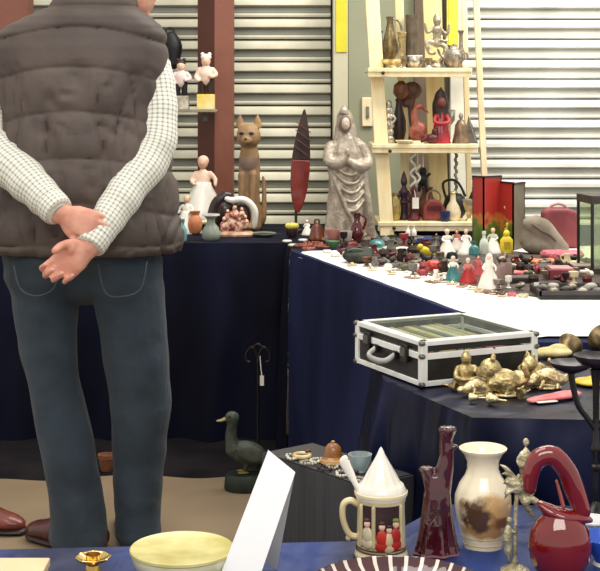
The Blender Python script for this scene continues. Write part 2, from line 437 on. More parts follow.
# torso, neck, head
body.tube([M(85,262), M(86,240), M(88,200), M(88,140), M(88,80), M(90,48), M(95,30)], [(.13,.08),(.16,.10),(.17,.11),(.175,.11),(.18,.10),(.14,.085),(.08,.07)], seg=24, up=(0,1,0))
body.tube([M(94,45), M(104,0,.01), M(114,-20,.03)], [.066,.056,.056], seg=20)
hc_ = M(131,-24,.05); HR = Matrix.Rotation(math.radians(-42), 3, 'Z') @ Matrix.Rotation(math.radians(-18), 3, 'X')   # faces away, to the right and down
def H(x, y, z): return hc_+HR @ Vector((x, y, z))
body.ell(H(0,-.012,.02), (.078,.098,.092), HR, 24, 16); body.ell(H(0,.028,-.04), (.062,.068,.072), HR, 20, 14); body.ell(H(0,.07,-.088), (.028,.024,.02), HR)
body.ell(H(0,.102,-.02), (.013,.022,.014), HR); body.tube([H(0,.086,.022), H(0,.098,.0), H(0,.112,-.02)], [.008,.010,.012], seg=8)
for sx in (-1, 1):
    body.ell(H(sx*.078,-.005,-.01), (.009,.02,.034), HR); body.ell(H(sx*.03,.082,.022), (.02,.012,.008), HR)
    body.ell(H(sx*.042,.066,-.022), (.02,.02,.016), HR)
body.ell(H(0,.09,-.058), (.024,.012,.006), HR); body.ell(H(0,.089,-.068), (.021,.012,.006), HR)
# arms
for (a, b, c_) in ((rs, re, rw), (ls_, le, lw)):
    body.tube([a, (a+b)/2, b, b.lerp(c_, .45), c_], [.044,.042,.036,.036,.026], seg=16, sub=5)
# legs
body.tube([M(48,262), M(48,300), M(52,390), M(70,460,0), M(80,530,-.02)], [.085,.075,.06,.055,.038], seg=16)
body.tube([M(122,262), M(130,300), M(139,390), M(138,460,.05), M(137,528,.06)], [.085,.075,.06,.055,.038], seg=16)
# hands
fr = Vector((-.80,-.12,-.62)); hand(body, rw, fr, Vector((0,1,0)), Vector((-.6,0,.8)),
     [(.75,.9,.5),(.85,1.0,.6),(.95,1.05,.6),(1.05,1.1,.6)], [(.034,.75,.4,.5),(.028,.9,.0,.75)], 1.06)
fl = Vector((.88,-.10,-.30)); hand(body, lw, fl, Vector((.05,-1,.15)), Vector((-.2,0,-1)),
     [(.55,.75,.6),(.55,.8,.6),(.5,.8,.6),(.5,.8,.6)], [(.036,.75,.45,.3),(.03,.95,-.1,.4)], 1.0)
body.build('body', SKIN, man, remesh=.0042, iters=2)
# eyes
for sx in (-1, 1): MB().ell(H(sx*.03,.088,.012), (.011,.008,.009), HR).build('eye', mat((230,228,220)), man)
hm = MB(); hm.ell(H(0,-.024,.034), (.087,.100,.090), HR, 24, 16); hm.ell(H(0,-.055,-.02), (.074,.062,.062), HR, 20, 12)
hm.build('hair', mat((150,142,132), (96,90,84), 60, .8, bump=.8, bscale=80, stretch=(1,1,.3)), man, remesh=.006)

# --- vest
def lerp_tab(tab, x):
    for (a, *va), (b, *vb) in zip(tab, tab[1:]):
        if x <= b:
            t = max(0, (x-a)/(b-a)); t2 = t*t*(3-2*t)*.5+t*.5
            return [p+(q-p)*t2 for p, q in zip(va, vb)]
    return list(tab[-1][1:])
tab = [(-10,95,35,.08,.01),(0,95,37,.085,.008),(6,94,41,.09,.005),(12,92,49,.098,0),(19,89,61,.106,0),(27,85,73,.113,0),(36,82,81,.12,0),(50,80,85,.128,0),(75,80,83,.14,0),(105,81,80,.15,0),(150,84,82,.165,0),(200,87,89,.175,0),(238,87,94,.18,0),(246,87,95,.182,0),(252,87,91,.172,0)]
seams = [-12,8,29,68,111,156,200,240,256]
def vest():
    mb = MB(); N = 150; rows = []
    py = -10.0
    while py <= 252: rows.append(py); py += 1.6
    vs = []; fs = []
    for py in rows:
        cx, hw, hd, yc = lerp_tab(tab, py)
        for i in range(N):
            a = 2*PI*i/N; ca, sa = math.cos(a), math.sin(a)
            e = .82
            x = math.copysign(abs(ca)**e, ca)*hw; y = math.copysign(abs(sa)**e, sa)*hd
            pyy = py-15*(x/hw)**2*min(1, max(0, (py-12)/16))*(1 if py < 225 else max(0, (245-py)/20))
            for s0, s1 in zip(seams, seams[1:]):
                if s0 <= pyy < s1: fr_ = (pyy-s0)/(s1-s0); break
            else: fr_ = 0
            env = abs(math.sin(PI*fr_))
            puff = .014*env**.36
            fade = min(1, max(0, (py-60)/15))
            cr = abs(noise.noise((x*.042, pyy*.010, 9+math.copysign(2, sa)))); c2 = abs(noise.noise((x*.075+4, pyy*.016, 21)))
            vv = noise.noise((x*.03, py*.02, 1))*.008+fade*(noise.noise((x*.06+3, pyy*.014, 3))*.010-.012*max(0, 1-cr*8)*env**.3-.008*max(0, 1-c2*9)*env**.3)
            if py > 244: puff = .010
            k = 1+(puff+vv)/max(hw*S, .05); ky = 1+(puff+vv)/hd
            vs.append(Vector(((cx-85+x*k)*S, yc+y*ky, HC-(py-HOR)*S)))
    nr = len(rows)
    for r in range(nr-1):
        for i in range(N):
            a = r*N+i; b = r*N+(i+1) % N; fs.append((b, a, a+N, b+N))
    mb.add(vs, fs)
    o = mb.build('vest', mat((92,80,74), (72,62,58), 5, .6, bump=.12, bscale=60), man, sm=80)
    so = o.modifiers.new('thick', 'SOLIDIFY'); so.thickness = .012; so.offset = -1
    return o
v_ = vest()
# dark collar lining edge and armhole bindings
cb = MB(); pts = []
for i in range(25):
    a = 2*PI*i/24; pts.append(((96-85+38.5*math.cos(a))*S, .01+.088*math.sin(a), HC-(-10-HOR)*S))
cb.tube(pts, .007, seg=8, sub=1, cap=False); cb.build('collar_edge', mat((44,36,36)), v_)
# --- sleeves
PL = plaid()
def wr(seed, amp=.07):
    return lambda a, t: 1+amp*noise.noise((math.cos(a)*1.2, math.sin(a)*1.2, t*14+seed))+amp*.5*math.sin(t*46+2*math.sin(a+seed))*(1 if t > .35 else .3)
def sleeve(a, b, c_, r, seed, bow):
    mb = MB(); q = b.lerp(c_, .5)
    mb.tube([a, a.lerp(b, .5)+bow, b, q, b.lerp(c_, .85), c_], r, seg=28, sub=9, disp=wr(seed), cap=True, uv=True)
    o = mb.build('shirt_sleeve', PL, man, sm=80)
    cf = MB(); d = (c_-b).normalized()
    cf.tube([c_-d*.032, c_-d*.015, c_+d*.012, c_+d*.02, c_+d*.019, c_+d*.0], [r[-1]+.004, r[-1]+.007, r[-1]+.006, r[-1]+.002, r[-1]-.004, r[-1]-.006], seg=28, sub=2, disp=wr(seed+5, .04), cap=False, uv=True)
    cf.build('cuff', PL, o, sm=80)
    return o
sleeve(M(152,66,0), re, M(93,241,-.255), [.055,.054,.058,.052,.045,.037], 1, Vector((.018,0,0)))
sleeve(M(8,64,0), le, M(55,208,-.255), [.062,.060,.064,.058,.048,.038], 8, Vector((-.015,0,0)))
# --- jeans
jn = MB()
def leg(rows):
    pts = []; rr = []
    for py, x0, x1, dy in rows: pts.append(M((x0+x1)/2, py, dy)); rr.append(((x1-x0)/2*S, (x1-x0)/2*S*1.08))
    jn.tube(pts, rr, seg=24, sub=8, up=(0,1,0), disp=lambda a, t: 1+.035*noise.noise((math.cos(a)*1.5, math.sin(a)*1.5, t*16+rows[0][1]))+.05*max(0, noise.noise((a*1.2, t*9, rows[0][1]))))
leg([(250,2,88,0),(275,5,86,0),(300,12,78,0),(340,19,77,0),(380,28,79,0),(430,37,91,-.01),(480,47,100,-.02),(515,51,106,-.03),(538,49,108,-.02)])
leg([(250,82,162,0),(275,85,163,0),(300,94,165,0),(350,103,168,0),(400,110,171,.02),(440,112,167,.04),(480,113,163,.05),(515,115,161,.05),(534,115,162,.05)])
jn.tube([M(82,238), M(83,255), M(84,268)], [(.215,.15),(.22,.16),(.19,.11)], seg=28, sub=5, up=(0,1,0))
DEN = mat((58,73,86), (35,44,54), 6, .85, bump=.9, bscale=14, contrast=.25, sheen=.1)
je = jn.build('jeans', DEN, man, remesh=.006, iters=3)
st = mat((78,84,90), None, 30, .8)
def ysurf(px, py):   # approximate rear surface of trousers for stitches
    return -.158
for ln in ([(98,264),(104,290),(116,297),(140,290),(147,262)], [(14,266),(20,288),(36,296),(54,288),(60,264)]):
    pm_ = MB(); pts = []
    for px, py in ln:
        cx = 122 if px > 85 else 45
        rr = .155-.00003*(px-cx)**2
        pts.append(M(px, py, -rr-.012))
    pm_.tube(pts, .0022, seg=6, sub=4); pm_.build('pocket_stitching', st, je)
# --- shoes
SHOE = mat((92,48,46), (58,28,28), 20, .35, coat=.3)
for (px, py, dy, rz, L_) in ((84,556,.00,math.radians(58),1), (134,548,.10,math.radians(12),1)):
    c0 = M(px, py, dy); c0.z = 0; R = Matrix.Rotation(rz, 3, 'Z')
    q = lambda x, y, z: c0+R @ Vector((x, y, z))
    mb = MB(); mb.tube([q(0,-.05,.045), q(0,.0,.05), q(0,.09,.042), q(.005,.17,.032), q(.005,.2,.028)], [(.040,.042),(.044,.048),(.047,.038),(.044,.026),(.03,.02)], seg=18, up=(0,0,1))
    mb.tube([q(0,-.02,.05), q(0,-.02,.10)], [.043,.046], seg=16)
    sh = mb.build('shoe', SHOE, man, remesh=.006)
    mb = MB(); mb.tube([q(0,-.055,.012), q(0,.0,.012), q(0,.09,.012), q(.005,.17,.012), q(.005,.205,.012)], [(.04,.012),(.044,.012),(.05,.012),(.047,.012),(.03,.012)], seg=18, up=(0,0,1))
    mb.build('sole', DARKBR, sh)
# shirt collar
MB().lathe([(.066,0),(.070,.03),(.062,.045)], 24, M(101,4,.015)).build('shirt_collar', PL, man)

# ------------------------------------------------------------------ generators for goods
def at(px, py, z=.75): return PZ(px, py, z)
ZT = .752
def lathe_thing(name, label, cat, px, py, prof, m, part='body', z=ZT, seg=28, group=None, extra=None, sx=1, sy=1, flute=None):
    l = at(px, py, z); k = K(l); t = T(name, label, cat, l, 0, group)
    MB(k).lathe([(r, h) for r, h in prof], seg, sx=sx, sy=sy, flute=flute).build(part, m, t, sm=50)
    if extra: extra(t, k)
    return t
def figurine(name, label, px, py, h, skirt_m, top_m, hair_m, w=.26, z=ZT, cat='figurine', group=None, pose=0, base_m=None, skin=None, hat=None, legs=False, Y=None):
    l = at(px, py, z) if Y is None else P(px, py, Y); k = K(l)*h; t = T(name, label, cat, l, random.uniform(-.4,.4) if not legs else 0, group)
    b0 = 0
    if base_m: MB(k).lathe([(w*1.05,0),(w*1.08,.03),(w*.98,.06),(0,.061)], 20).build('base', base_m, t); b0 = .055
    if legs:
        mb = MB(k)
        for sx in (-1, 1):
            mb.tube([(sx*.07,0,b0+.46),(sx*.075,-.01,b0+.25),(sx*.08,0,b0+.05)], [.06,.05,.045], seg=10); mb.ell((sx*.085,-.035,b0+.03), (.045,.08,.03))
        mb.build('trousers', skirt_m, t)
    else:
        MB(k).lathe([(w,b0),(w*1.02,b0+.03),(w*.86,b0+.15),(w*.66,b0+.32),(w*.40,b0+.5),(w*.36,b0+.55),(0,b0+.56)], 22, flute=lambda a, z_: 1+.06*math.sin(a*7+z_*6)).build('skirt', skirt_m, t, sm=70)
    mb = MB(k); T0 = b0+.50
    mb.tube([(0,0,T0-.06),(0,0,T0+.1),(0,0,T0+.22)], [(.09,.07),(.115,.08),(.06,.05)], seg=14, up=(0,1,0))
    s1 = -1 if pose % 2 else 1
    mb.tube([(.10*s1,0,T0+.19),(.17*s1,-.03,T0+.08),(.10*s1,-.13,T0+.02)], [.042,.036,.028], seg=8)
    mb.tube([(-.10*s1,0,T0+.19),(-.19*s1,-.01,T0+.10),(-.20*s1,-.06,T0+(.24 if pose > 1 else .0))], [.042,.036,.026], seg=8)
    mb.build('torso', top_m, t, remesh=max(.0012, k*.022), iters=1)
    mb = MB(k); mb.ell((0,-.005,T0+.34), (.075,.08,.095)); mb.tube([(0,0,T0+.2),(0,0,T0+.3)], .035, seg=8); mb.ell((0,-.085,T0+.335), (.012,.016,.014)); mb.build('head', skin or FLESH, t)
    mb = MB(k)
    if hat == 'cone': mb.lathe([(.12,0),(.115,.015),(.085,.03),(.05,.14),(0,.2)], 16, (0,0,T0+.38))
    elif hat == 'hood': mb.tube([(0,.02,T0+.12),(0,.035,T0+.3),(0,.03,T0+.42),(0,.0,T0+.49)], [.12,.115,.09,.02], seg=14)
    else: mb.ell((0,.018,T0+.37), (.088,.086,.085)); mb.ell((0,.07,T0+.40), (.045,.045,.045))
    mb.build('hair' if hat is None else 'headdress', hair_m, t)
    return t
def bottle(name, label, px, py, h, r, m, cap_m, z=ZT, group=None, cat='bottle'):
    l = at(px, py, z); k = K(l); t = T(name, label, cat, l, 0, group)
    MB(k).lathe([(r*.8,0),(r,h*.06),(r,h*.45),(r*.8,h*.6),(r*.35,h*.72),(r*.32,h*.88)], 20).build('body', m, t, sm=50)
    MB(k).lathe([(r*.42,h*.86),(r*.46,h*.9),(r*.4,h),(0,h)], 14).build('stopper', cap_m, t)
    return t

# ---- back table, left cluster
figurine('porcelain_lady', 'tall white porcelain lady with flesh pink face beside brown post', 203, 222, 66, Y=5.88, *[ PORC, mat((244,214,190),(230,190,165),20,.3), mat((240,206,180))], w=.34, pose=1, base_m=CREAM)
figurine('porcelain_figurine', 'white skirted china figurine closest to the vest hem', 187, 233, 40, PORC, PORC, mat((226,206,150)), w=.36, pose=0)
lathe_thing('orange_vase', 'orange glazed vase in front of the porcelain ladies', 'vase', 195, 234, [(4,0),(6,2),(7.5,9),(6.5,15),(4,19),(5.5,23),(5,23),(3.4,19),(0,18)], mat((216,146,104),(190,112,74),30,.4))
l = at(211, 240, ZT); k = K(l); t = T('glass_vase', 'squat clear glass vase with frilled neck on the table edge', 'vase', l)
MB(k).lathe([(7,0),(9,2),(9.5,7),(7,13),(4,17),(4,21),(8,25),(7.6,25),(3.5,21),(3.4,17),(6.5,12),(8.8,7),(8,3),(0,2)], 28, flute=lambda a, z: 1+.04*math.sin(a*10)*(z > 12)).build('body', glass_mat((205,214,200), .35), t)
MB(k).lathe([(8.2,25),(8.8,24.5),(8.8,26),(8.2,26.2),(8.2,25)], 28).build('rim', PORC, t)
bottle('teal_bottle', 'small pale teal bottle half hidden by the vest', 183, 241, 22, 4, mat((120,180,180),(90,150,152),20,.3), TEAL)
# arched ornament
l = at(234, 236, ZT); k = K(l); t = T('porcelain_arch_ornament', 'dark and white porcelain group of figures under a curved arm', 'ornament', l)
mb = MB(k); mb.lathe([(20,0),(21,2),(18,5),(0,6)], 28, sy=.6); mb.build('base', mat((216,180,150),(170,120,96),40,.3), t)
mb = MB(k)
mb.tube([(-20,0,6),(-21,0,20),(-17,0,33),(-9,0,40),(-4,0,41)], [5,6,6,5,3], seg=12); mb.ell((-10,1,24),(11,7,14)); mb.ell((8,2,20),(9,6,13))
mb.build('dark_body', mat((50,34,34),(28,18,20),30,.3,coat=.4), t, remesh=.004)
MB(k).tube([(-8,-3,38),(-2,-4,36),(8,-4,37),(16,-3,33),(21,-2,24),(20,0,10)], [2.4,3.2,3.4,3.4,3.6,3], seg=12).build('white_arm', PORC, t)
mb = MB(k)
for x, z, r in ((-9,10,5),(-2,14,5.5),(5,10,5),(11,13,4.5),(1,22,4.5),(-6,20,3.5),(8,22,3.5)):
    mb.ell((x,-6,z), (r,3.5,r*1.2)); mb.ell((x,-7,z+r*1.5), (r*.5,r*.5,r*.55))
mb.build('small_figures', mat((240,206,180),(170,90,74),70,.35,contrast=.08), t)
# plate on edge
l = at(264, 236, ZT); k = K(l); t = T('white_plate', 'pale round plate with green rim lying right of the wooden cat', 'plate', l)
MB(k).lathe([(6,0),(11.5,2.4),(11.8,3),(10.5,2.6),(5.5,1),(0,1)], 32).build('dish', mat((206,204,186),(176,178,158),20,.25,coat=.5), t); MB(k).lathe([(11.6,2.6),(12.2,2.9),(11.9,3.4),(11.2,3.1),(11.6,2.6)], 32).build('rim', mat((140,150,124)), t)
# wooden cat
l = at(249, 229, ZT); k = K(l); t = T('wooden_cat', 'tall carved wooden cat with pointed ears against the shutter', 'carving', l, math.radians(-10))
WC = mat((176,140,94),(112,88,66),14,.5,bump=.4,bscale=60,contrast=.3,stretch=(1,1,.4))
mb = MB(k)
mb.tube([(0,0,2),(0,0,15),(0,1,40),(0,2,65),(0,1,84)], [(13,11),(12,11),(10.5,9),(11,9),(8,8)], seg=20, up=(0,1,0)); mb.ell((0,-2,93), (12.5,11,13)); mb.ell((0,-12,89), (5.5,4,4.5))
for sx in (-1, 1):
    mb.lathe([(5,0),(3.6,7),(0,15)], 12, (sx*9,-1,101), sy=.6); mb.ell((sx*5,-13,3), (4,6,3.4)); mb.tube([(sx*5,-8,4),(sx*5.5,-9,30),(sx*6,-6,55)], [3.4,3.4,4], seg=10)
mb.tube([(10,5,4),(15,0,12),(15,2,40),(14,2,52)], [3,3,2.4,1.5], seg=8)
cat = mb.build('cat_body', WC, t, remesh=.0035)
for sx in (-1, 1): MB(k).ell((sx*5,-12,96), (2.6,1.4,1.5)).build('eye', DARKBR, t)
MB(k).ell((0,-16,90.5), (1.5,1,1.1)).build('nose', DARKBR, t)
MB(k).lathe([(9,60),(10.6,66),(10.2,72)], 20, (0,1,0)).build('collar', mat((140,116,100)), t)
# red feather carving
l = at(296, 232, ZT); k = K(l); t = T('feather_carving', 'red and black feather-shaped wood carving on a small stand', 'carving', l, math.radians(8))
mb = MB(k); R = Matrix.Rotation(math.radians(4), 3, 'Y')
def leafpts(z0, z1, n=16):
    L_ = []; 
    for i in range(n+1):
        z = z0+(z1-z0)*i/n; u = (z-18)/106
        w = 9.5*(math.sin(PI*min(1, max(0, u))**.8))**.75 if 0 < u < 1 else .3
        L_.append((w, z))
    return L_
def blade(z0, z1):
    L_ = leafpts(z0, z1); return [(w, z) for w, z in L_]+[(-w, z) for w, z in L_[::-1]]
MB(k).prism(blade(20, 72), 3, R).build('red_blade', mat((132,44,34),(98,26,22),20,.3,coat=.4), t, bevel=.003)
MB(k).prism(blade(72.2, 123), 3, R).build('dark_blade', mat((58,34,30),(36,22,22),20,.4,coat=.3), t, bevel=.003)
for i in range(4):
    z = 80+i*8; MB(k).bar(R @ Vector((-8,-1.8,z+6)), R @ Vector((8,-1.8,z-4)), 1.2, .8).build('groove', mat((120,70,60)), t)
MB(k).lathe([(6,0),(6.5,2),(3,4),(1.5,8),(1.4,21)], 16).build('stand', DARKBR, t)
# robed statue
l = at(346, 240, ZT); k = K(l); t = T('robed_statue', 'large silver grey robed goddess statue with draped hood', 'statue', l, math.radians(12))
ST = mat((206,194,176),(126,112,98),26,.35,metal=.25,bump=.6,bscale=50,contrast=.28)
mb = MB(k)
fl_ = lambda a, z: 1+.07*math.sin(a*6+z*.09)+.04*math.sin(a*11-z*.13)
mb.lathe([(20,0),(22,3),(20,14),(18,35),(17.5,55),(18,72),(16,88),(12,98),(8,106),(0,108)], 48, (0,0,0), sy=.75, flute=fl_)
mb.ell((-2,-1,118), (7.5,8,11)); mb.tube([(0,4,92),(1,6,108),(0,5,122),(-2,0,132)], [14,11,8.5,3], seg=16); mb.tube([(12,4,100),(17,6,80),(21,6,50),(24,4,16)], [4,5,5,5], seg=12, flat=.5)
mb.lathe([(5,0),(4,5),(0,9)], 10, (-3,-4,126))
mb.tube([(15,0,94),(20,-6,78),(10,-15,74),(-1,-17,80)], [6.5,6.5,6,3.5], seg=10); mb.tube([(-15,0,94),(-19,-7,80),(-10,-14,78),(-3,-17,86)], [6.5,6.5,6,3.5], seg=10)
mb.ell((-3,-18,88), (3,3,5))
for i in range(5):   # draped folds across the front
    z = 70-i*9; mb.tube([(-17+i*2,-6,z+10),(-6+i,-15.5,z-2),(6,-15.5,z-3),(16,-7,z+6)], 1.8, seg=8)
mb.tube([(-14,-8,62),(-4,-16,34),(6,-16,12),(12,-12,2)], 2.2, seg=8); mb.tube([(16,-4,72),(20,-6,44),(23,-4,18),(27,0,2)], [3,4,5,5], seg=10)
sb = mb.build('statue_body', ST, t, remesh=.0032)
MB(k).ell((-2.6,-7.2,116.5), (6.2,3,9.4)).build('hood_recess_shade', mat((120,104,90)), t); MB(k).ell((-2.6,-9.2,116.5), (4.2,2.6,6.2)).ell((-2.6,-11.6,115.5), (1,1.2,1.6)).build('face', mat((214,196,178),(196,176,158),30,.4,metal=.2), t)  # darker ellipsoid behind the face paints in the shade of the hood's recess
MB(k).lathe([(25,-.2),(26,1),(25,3.4),(0,3.6)], 40, sy=.85).build('base', mat((150,136,120)), t)
# small front row near the statue
l = at(292, 237, ZT); k = K(l); t = T('flower_pot', 'little dark pot holding a yellow flower head', 'ornament', l)
MB(k).lathe([(4,0),(6,4),(5.5,8),(0,8)], 16).build('pot', DARKBR, t); mb = MB(k)
for i in range(9): a = i*2*PI/8; mb.ell((4*math.cos(a)*(i < 8), 3*math.sin(a)*(i < 8), 11+.6*(i == 8)), (3,3,3))
mb.build('flower', mat((236,226,120),(214,190,70),60,.5), t)
figurine('white_ornament', 'tiny white china figure right of the yellow flower pot', 307, 235, 16, PORC, PORC, PORC, w=.36)
l = at(317, 240, ZT); k = K(l); t = T('brown_bell', 'dome-shaped brown wooden bell on the table edge', 'bell', l)
MB(k).lathe([(8.5,0),(9,1.5),(7.6,5),(6.4,10),(4.6,14),(2,16.5),(0,17)], 24).build('dome', mat((140,72,44),(92,44,28),30,.3,coat=.4), t); MB(k).tube([(-2,0,16),(-2,0,20),(2,0,20),(2,0,16)], .9, seg=8).build('loop', BROWN, t)
l = at(331, 235, ZT); k = K(l); t = T('glass_globe', 'clear glass globe on a ring foot beside the statue', 'ornament', l)
MB(k).ell((0,0,17), (5.5,5.5,5.5)).build('globe', glass_mat((225,225,205), .3), t); MB(k).lathe([(4,0),(4.4,2),(1.5,5),(1.5,10),(3.6,12),(0,12)], 16).build('foot', BROWN, t)
t = lathe_thing('pink_glass_bowl', 'pinkish glass bowl left of the statue foot', 'bowl', 334, 242, [(4,0),(5,1),(8,8),(9,13),(8.4,13),(7,8),(3,2),(0,2)], GLASSR)
t = lathe_thing('glass_tumbler', 'clear glass tumbler below the statue', 'glass', 346, 244, [(4.5,0),(5,.5),(6.5,13),(6,13),(4.4,2),(0,2)], glass_mat((235,225,215), .4))
l = at(357, 243, ZT); k = K(l); t = T('red_vase', 'dark red glass jug before the robed statue', 'vase', l)
MB(k).lathe([(4,0),(6,3),(7,10),(5.5,17),(3,22),(3.4,27),(4,30),(3.4,30),(2.6,24),(0,22)], 22).build('body', RUBY, t); MB(k).tube([(4,0,28),(9,0,24),(6.5,0,14)], 1.2, seg=8).build('handle', RUBY, t)
# bead heap: individual necklaces
def beads(label, px, py, r, m, n=20, group=None, zz=ZT, bead=1.5, wob=.25, sy=.6):
    l = at(px, py, zz); k = K(l); ph = random.uniform(0, 6); t = tag(None or MB(k).build('x', m) if False else bpy.data.objects.new('d', None), '', '') if False else None
    mb = MB(k)
    for i in range(n):
        a = 2*PI*i/n; rr = r*(1+wob*math.sin(2*a+ph)+wob*.6*math.sin(3*a+ph*2))
        mb.ell((rr*math.cos(a), rr*math.sin(a)*sy*2, bead), bead, seg=8, rings=6)
    o = mb.build('bead_necklace', m); o.location = l; tag(o, label, 'necklace', group); return o
for i, (x, y, r) in enumerate([(302,247,7),(314,245,8),(322,248,6),(308,250,5)]):
    beads(['reddish brown bead necklace at the cloth corner, outermost','reddish brown bead necklace beneath the wooden bell','reddish brown bead necklace next to the green stone','reddish brown bead necklace lowest on the cloth corner'][i], x, y, r, mat((150,80,58),(110,50,38),40,.35), 18, 'bead necklaces on the cloth corner')
t = lathe_thing('green_dish', 'green glazed little dish beside the bead necklaces', 'dish', 333, 248, [(4,0),(7,4),(7.5,7),(6.8,7),(4,2),(0,2)], mat((96,130,90),(60,96,60),30,.3))
for i, (x, y) in enumerate([(287,242),(293,246),(303,241),(335,256),(327,252)]):
    l = at(x, y, ZT); k = K(l); o = MB(k).lathe([(4,0),(4.6,1),(3.5,2.2),(0,2.4)], 14, sx=1.1, sy=1).build('white_pebble', mat((226,220,206)))
    o.location = l; tag(o, 'small white polished disc lying among the beads', 'pebble', 'white discs on the cloth corner')

# ------------------------------------------------------------------ ladder shelf
LS = T('ladder_shelf', 'pale wooden ladder display shelf with three shelves and back slats', 'shelf', P(430, 235, 5.5)*1)
LS.location.z = ZT; LX, LY = LS.location.x, 5.5
def lsp(px, py, dy): p = P(px, py, LY+dy); return Vector((p.x-LX, dy, p.z-ZT))
def up_ext(a, b):   # extend the line a->b upward beyond the frame
    return b+(b-a)*.12
a, b = lsp(387,236,0), lsp(372,-2,.12); MB().bar(a, up_ext(a,b), .055, .022, (0,1,0)).build('stile', WOODL, LS, bevel=.003)
a, b = lsp(487,236,0), lsp(476,-2,.12); MB().bar(a, up_ext(a,b), .024, .022, (0,1,0)).build('stile', mat((232,210,172),(216,190,150),6,.6,stretch=(6,6,.6)), LS, bevel=.003)
a, b = lsp(407,232,.28), lsp(399,-2,.22); MB().bar(a, up_ext(a,b), .034, .02, (0,1,0)).build('rear_stile', WOODL, LS, bevel=.002)
a, b = lsp(440,228,.30), lsp(432,-2,.26); MB().bar(a, up_ext(a,b), .075, .018, (0,1,0)).build('back_slat', mat((244,226,170),(230,206,142),6,.6,stretch=(6,6,.6)), LS, bevel=.002)
a, b = lsp(470,228,.30), lsp(464,-2,.26); MB().bar(a, up_ext(a,b), .022, .018, (0,1,0)).build('rear_stile', WOODL, LS, bevel=.002)
SHY = {}
for nm, py, x0, x1 in (('top', 70, 368, 472), ('mid', 146, 372, 478), ('low', 224, 378, 482)):
    a = lsp(x0, py, 0); b = lsp(x1, py, 0); z = a.z
    MB().box(((a.x+b.x)/2, .14, z), (b.x-a.x, .30, .016)).build('shelf_board', WOODL, LS, bevel=.002)
    MB().box(((a.x+b.x)/2, .004, z-.016), (b.x-a.x, .018, .024)).build('cross_rail', WOODL, LS, bevel=.002)
    SHY[nm] = ZT+z+.008
for x, y in ((383,73),(390,151),(394,228)):
    a = lsp(x, y, -.012); MB().tube([a, a+Vector((0,-.006,0))], .007, seg=10, sub=1).build('bolt', BLACK, LS)
def son(nm, px, dy=.08): Y = LY+dy; return Vector(((px-300)*Y/F, Y, SHY[nm]))
def S_(nm, name, label, cat, px, dy=.08, rz=0, group=None):
    l = son(nm, px, dy); return T(name, label, cat, l, rz, group), K(l)
# top shelf
t, k = S_('top', 'gilt_tray', 'low gilt footed tray on the top shelf', 'tray', 392, .06)
MB(k).lathe([(6,0),(5,3),(10,6),(11,9),(10,8.5),(0,6)], 24).build('dish', BRASS2, t)
for a in range(3): MB(k).ell((6*math.cos(a*2.1), 6*math.sin(a*2.1), 1), 1.6).build('foot', BRASS2, t)
t, k = S_('top', 'metal_ewer', 'slender pewter ewer with a long curved handle on top shelf', 'jug', 390, .17)
MB(k).lathe([(6,0),(7,2),(3,6),(7,16),(8,24),(5,36),(3,46),(4,52),(3.4,52),(0,44)], 24).build('body', mat((150,132,92),(96,84,62),40,.3,metal=.6), t); MB(k).tube([(3,0,50),(10,0,46),(12,0,30),(6,0,14)], 1.2, seg=8).build('handle', PEWTER, t)
MB(k).tube([(-6,0,22),(-12,0,34),(-14,0,44)], [2.2,1.4,1], seg=8).build('spout', PEWTER, t)
t, k = S_('top', 'silver_bowl', 'rounded silver bowl with pale rim in the middle of top shelf', 'bowl', 415, .06)
MB(k).lathe([(4,0),(5,1),(8,5),(8,9),(7,12),(6.4,12),(7,8),(0,3)], 26).build('body', SILVER, t); MB(k).lathe([(6.4,11.6),(7.6,11.8),(7.6,13),(6.6,13),(6.4,11.6)], 26).build('rim', PORC, t)
t, k = S_('top', 'small_metal_cup', 'small pewter cup at the foot of the thin rear stile, top shelf', 'cup', 404, .05)
MB(k).lathe([(3,0),(1.6,2),(3,6),(3.6,12),(3.1,12),(0,4)], 18).build('body', PEWTER, t)
t, k = S_('top', 'dark_metal_cylinder', 'tall dark cylinder vase behind the silver bowl', 'vase', 412, .19)
MB(k).lathe([(7,0),(7.4,2),(6.6,4),(6.2,40),(6.8,54),(5.8,54),(5.4,6),(0,5)], 24).build('body', mat((112,100,84),(80,70,58),30,.4,metal=.4), t)
t, k = S_('top', 'dancing_deity_statue', 'silver dancing deity statue with raised arms on top shelf', 'statue', 437, .08)
mb = MB(k); mb.lathe([(8,0),(8.5,2),(6,5),(7,8),(0,9)], 20); mb.tube([(0,0,24),(0,0,32),(0,0,40)], [(5,4),(4,3.5),(5,4)], seg=12); mb.ell((0,-1,47), (4,4,4.6)); mb.lathe([(4.4,0),(3,4),(0,8)], 12, (0,0,49))
mb.tube([(2,0,25),(9,-2,20),(5,-3,10),(3,-2,8)], [3,2.8,2.2,2], seg=8); mb.tube([(-2,0,25),(-10,-2,26),(-8,-5,16),(-3,-5,15)], [3,2.8,2.2,2], seg=8)
mb.tube([(4,0,39),(10,-1,34),(12,-2,44)], [2,1.7,1.3], seg=8); mb.tube([(-4,0,39),(-10,-1,36),(-12,-2,45)], [2,1.7,1.3], seg=8); mb.tube([(4,1,38),(10,0,28),(4,-4,28)], [1.8,1.5,1.2], seg=8)
mb.build('statue_body', mat((206,196,170),(112,98,78),60,.3,metal=.5,contrast=.25), t, remesh=.0026, iters=1)
t, k = S_('top', 'round_teapot', 'round pewter teapot at the right end of the top shelf', 'teapot', 454, .05)
MB(k).lathe([(5,0),(5.5,1),(9.5,7),(9.8,12),(7,17.5),(4,19.5),(0,20)], 28).build('body', PEWTER, t); MB(k).tube([(-9,0,10),(-14,0,14),(-16,0,19)], [2,1.4,1.2], seg=8).build('spout', PEWTER, t)
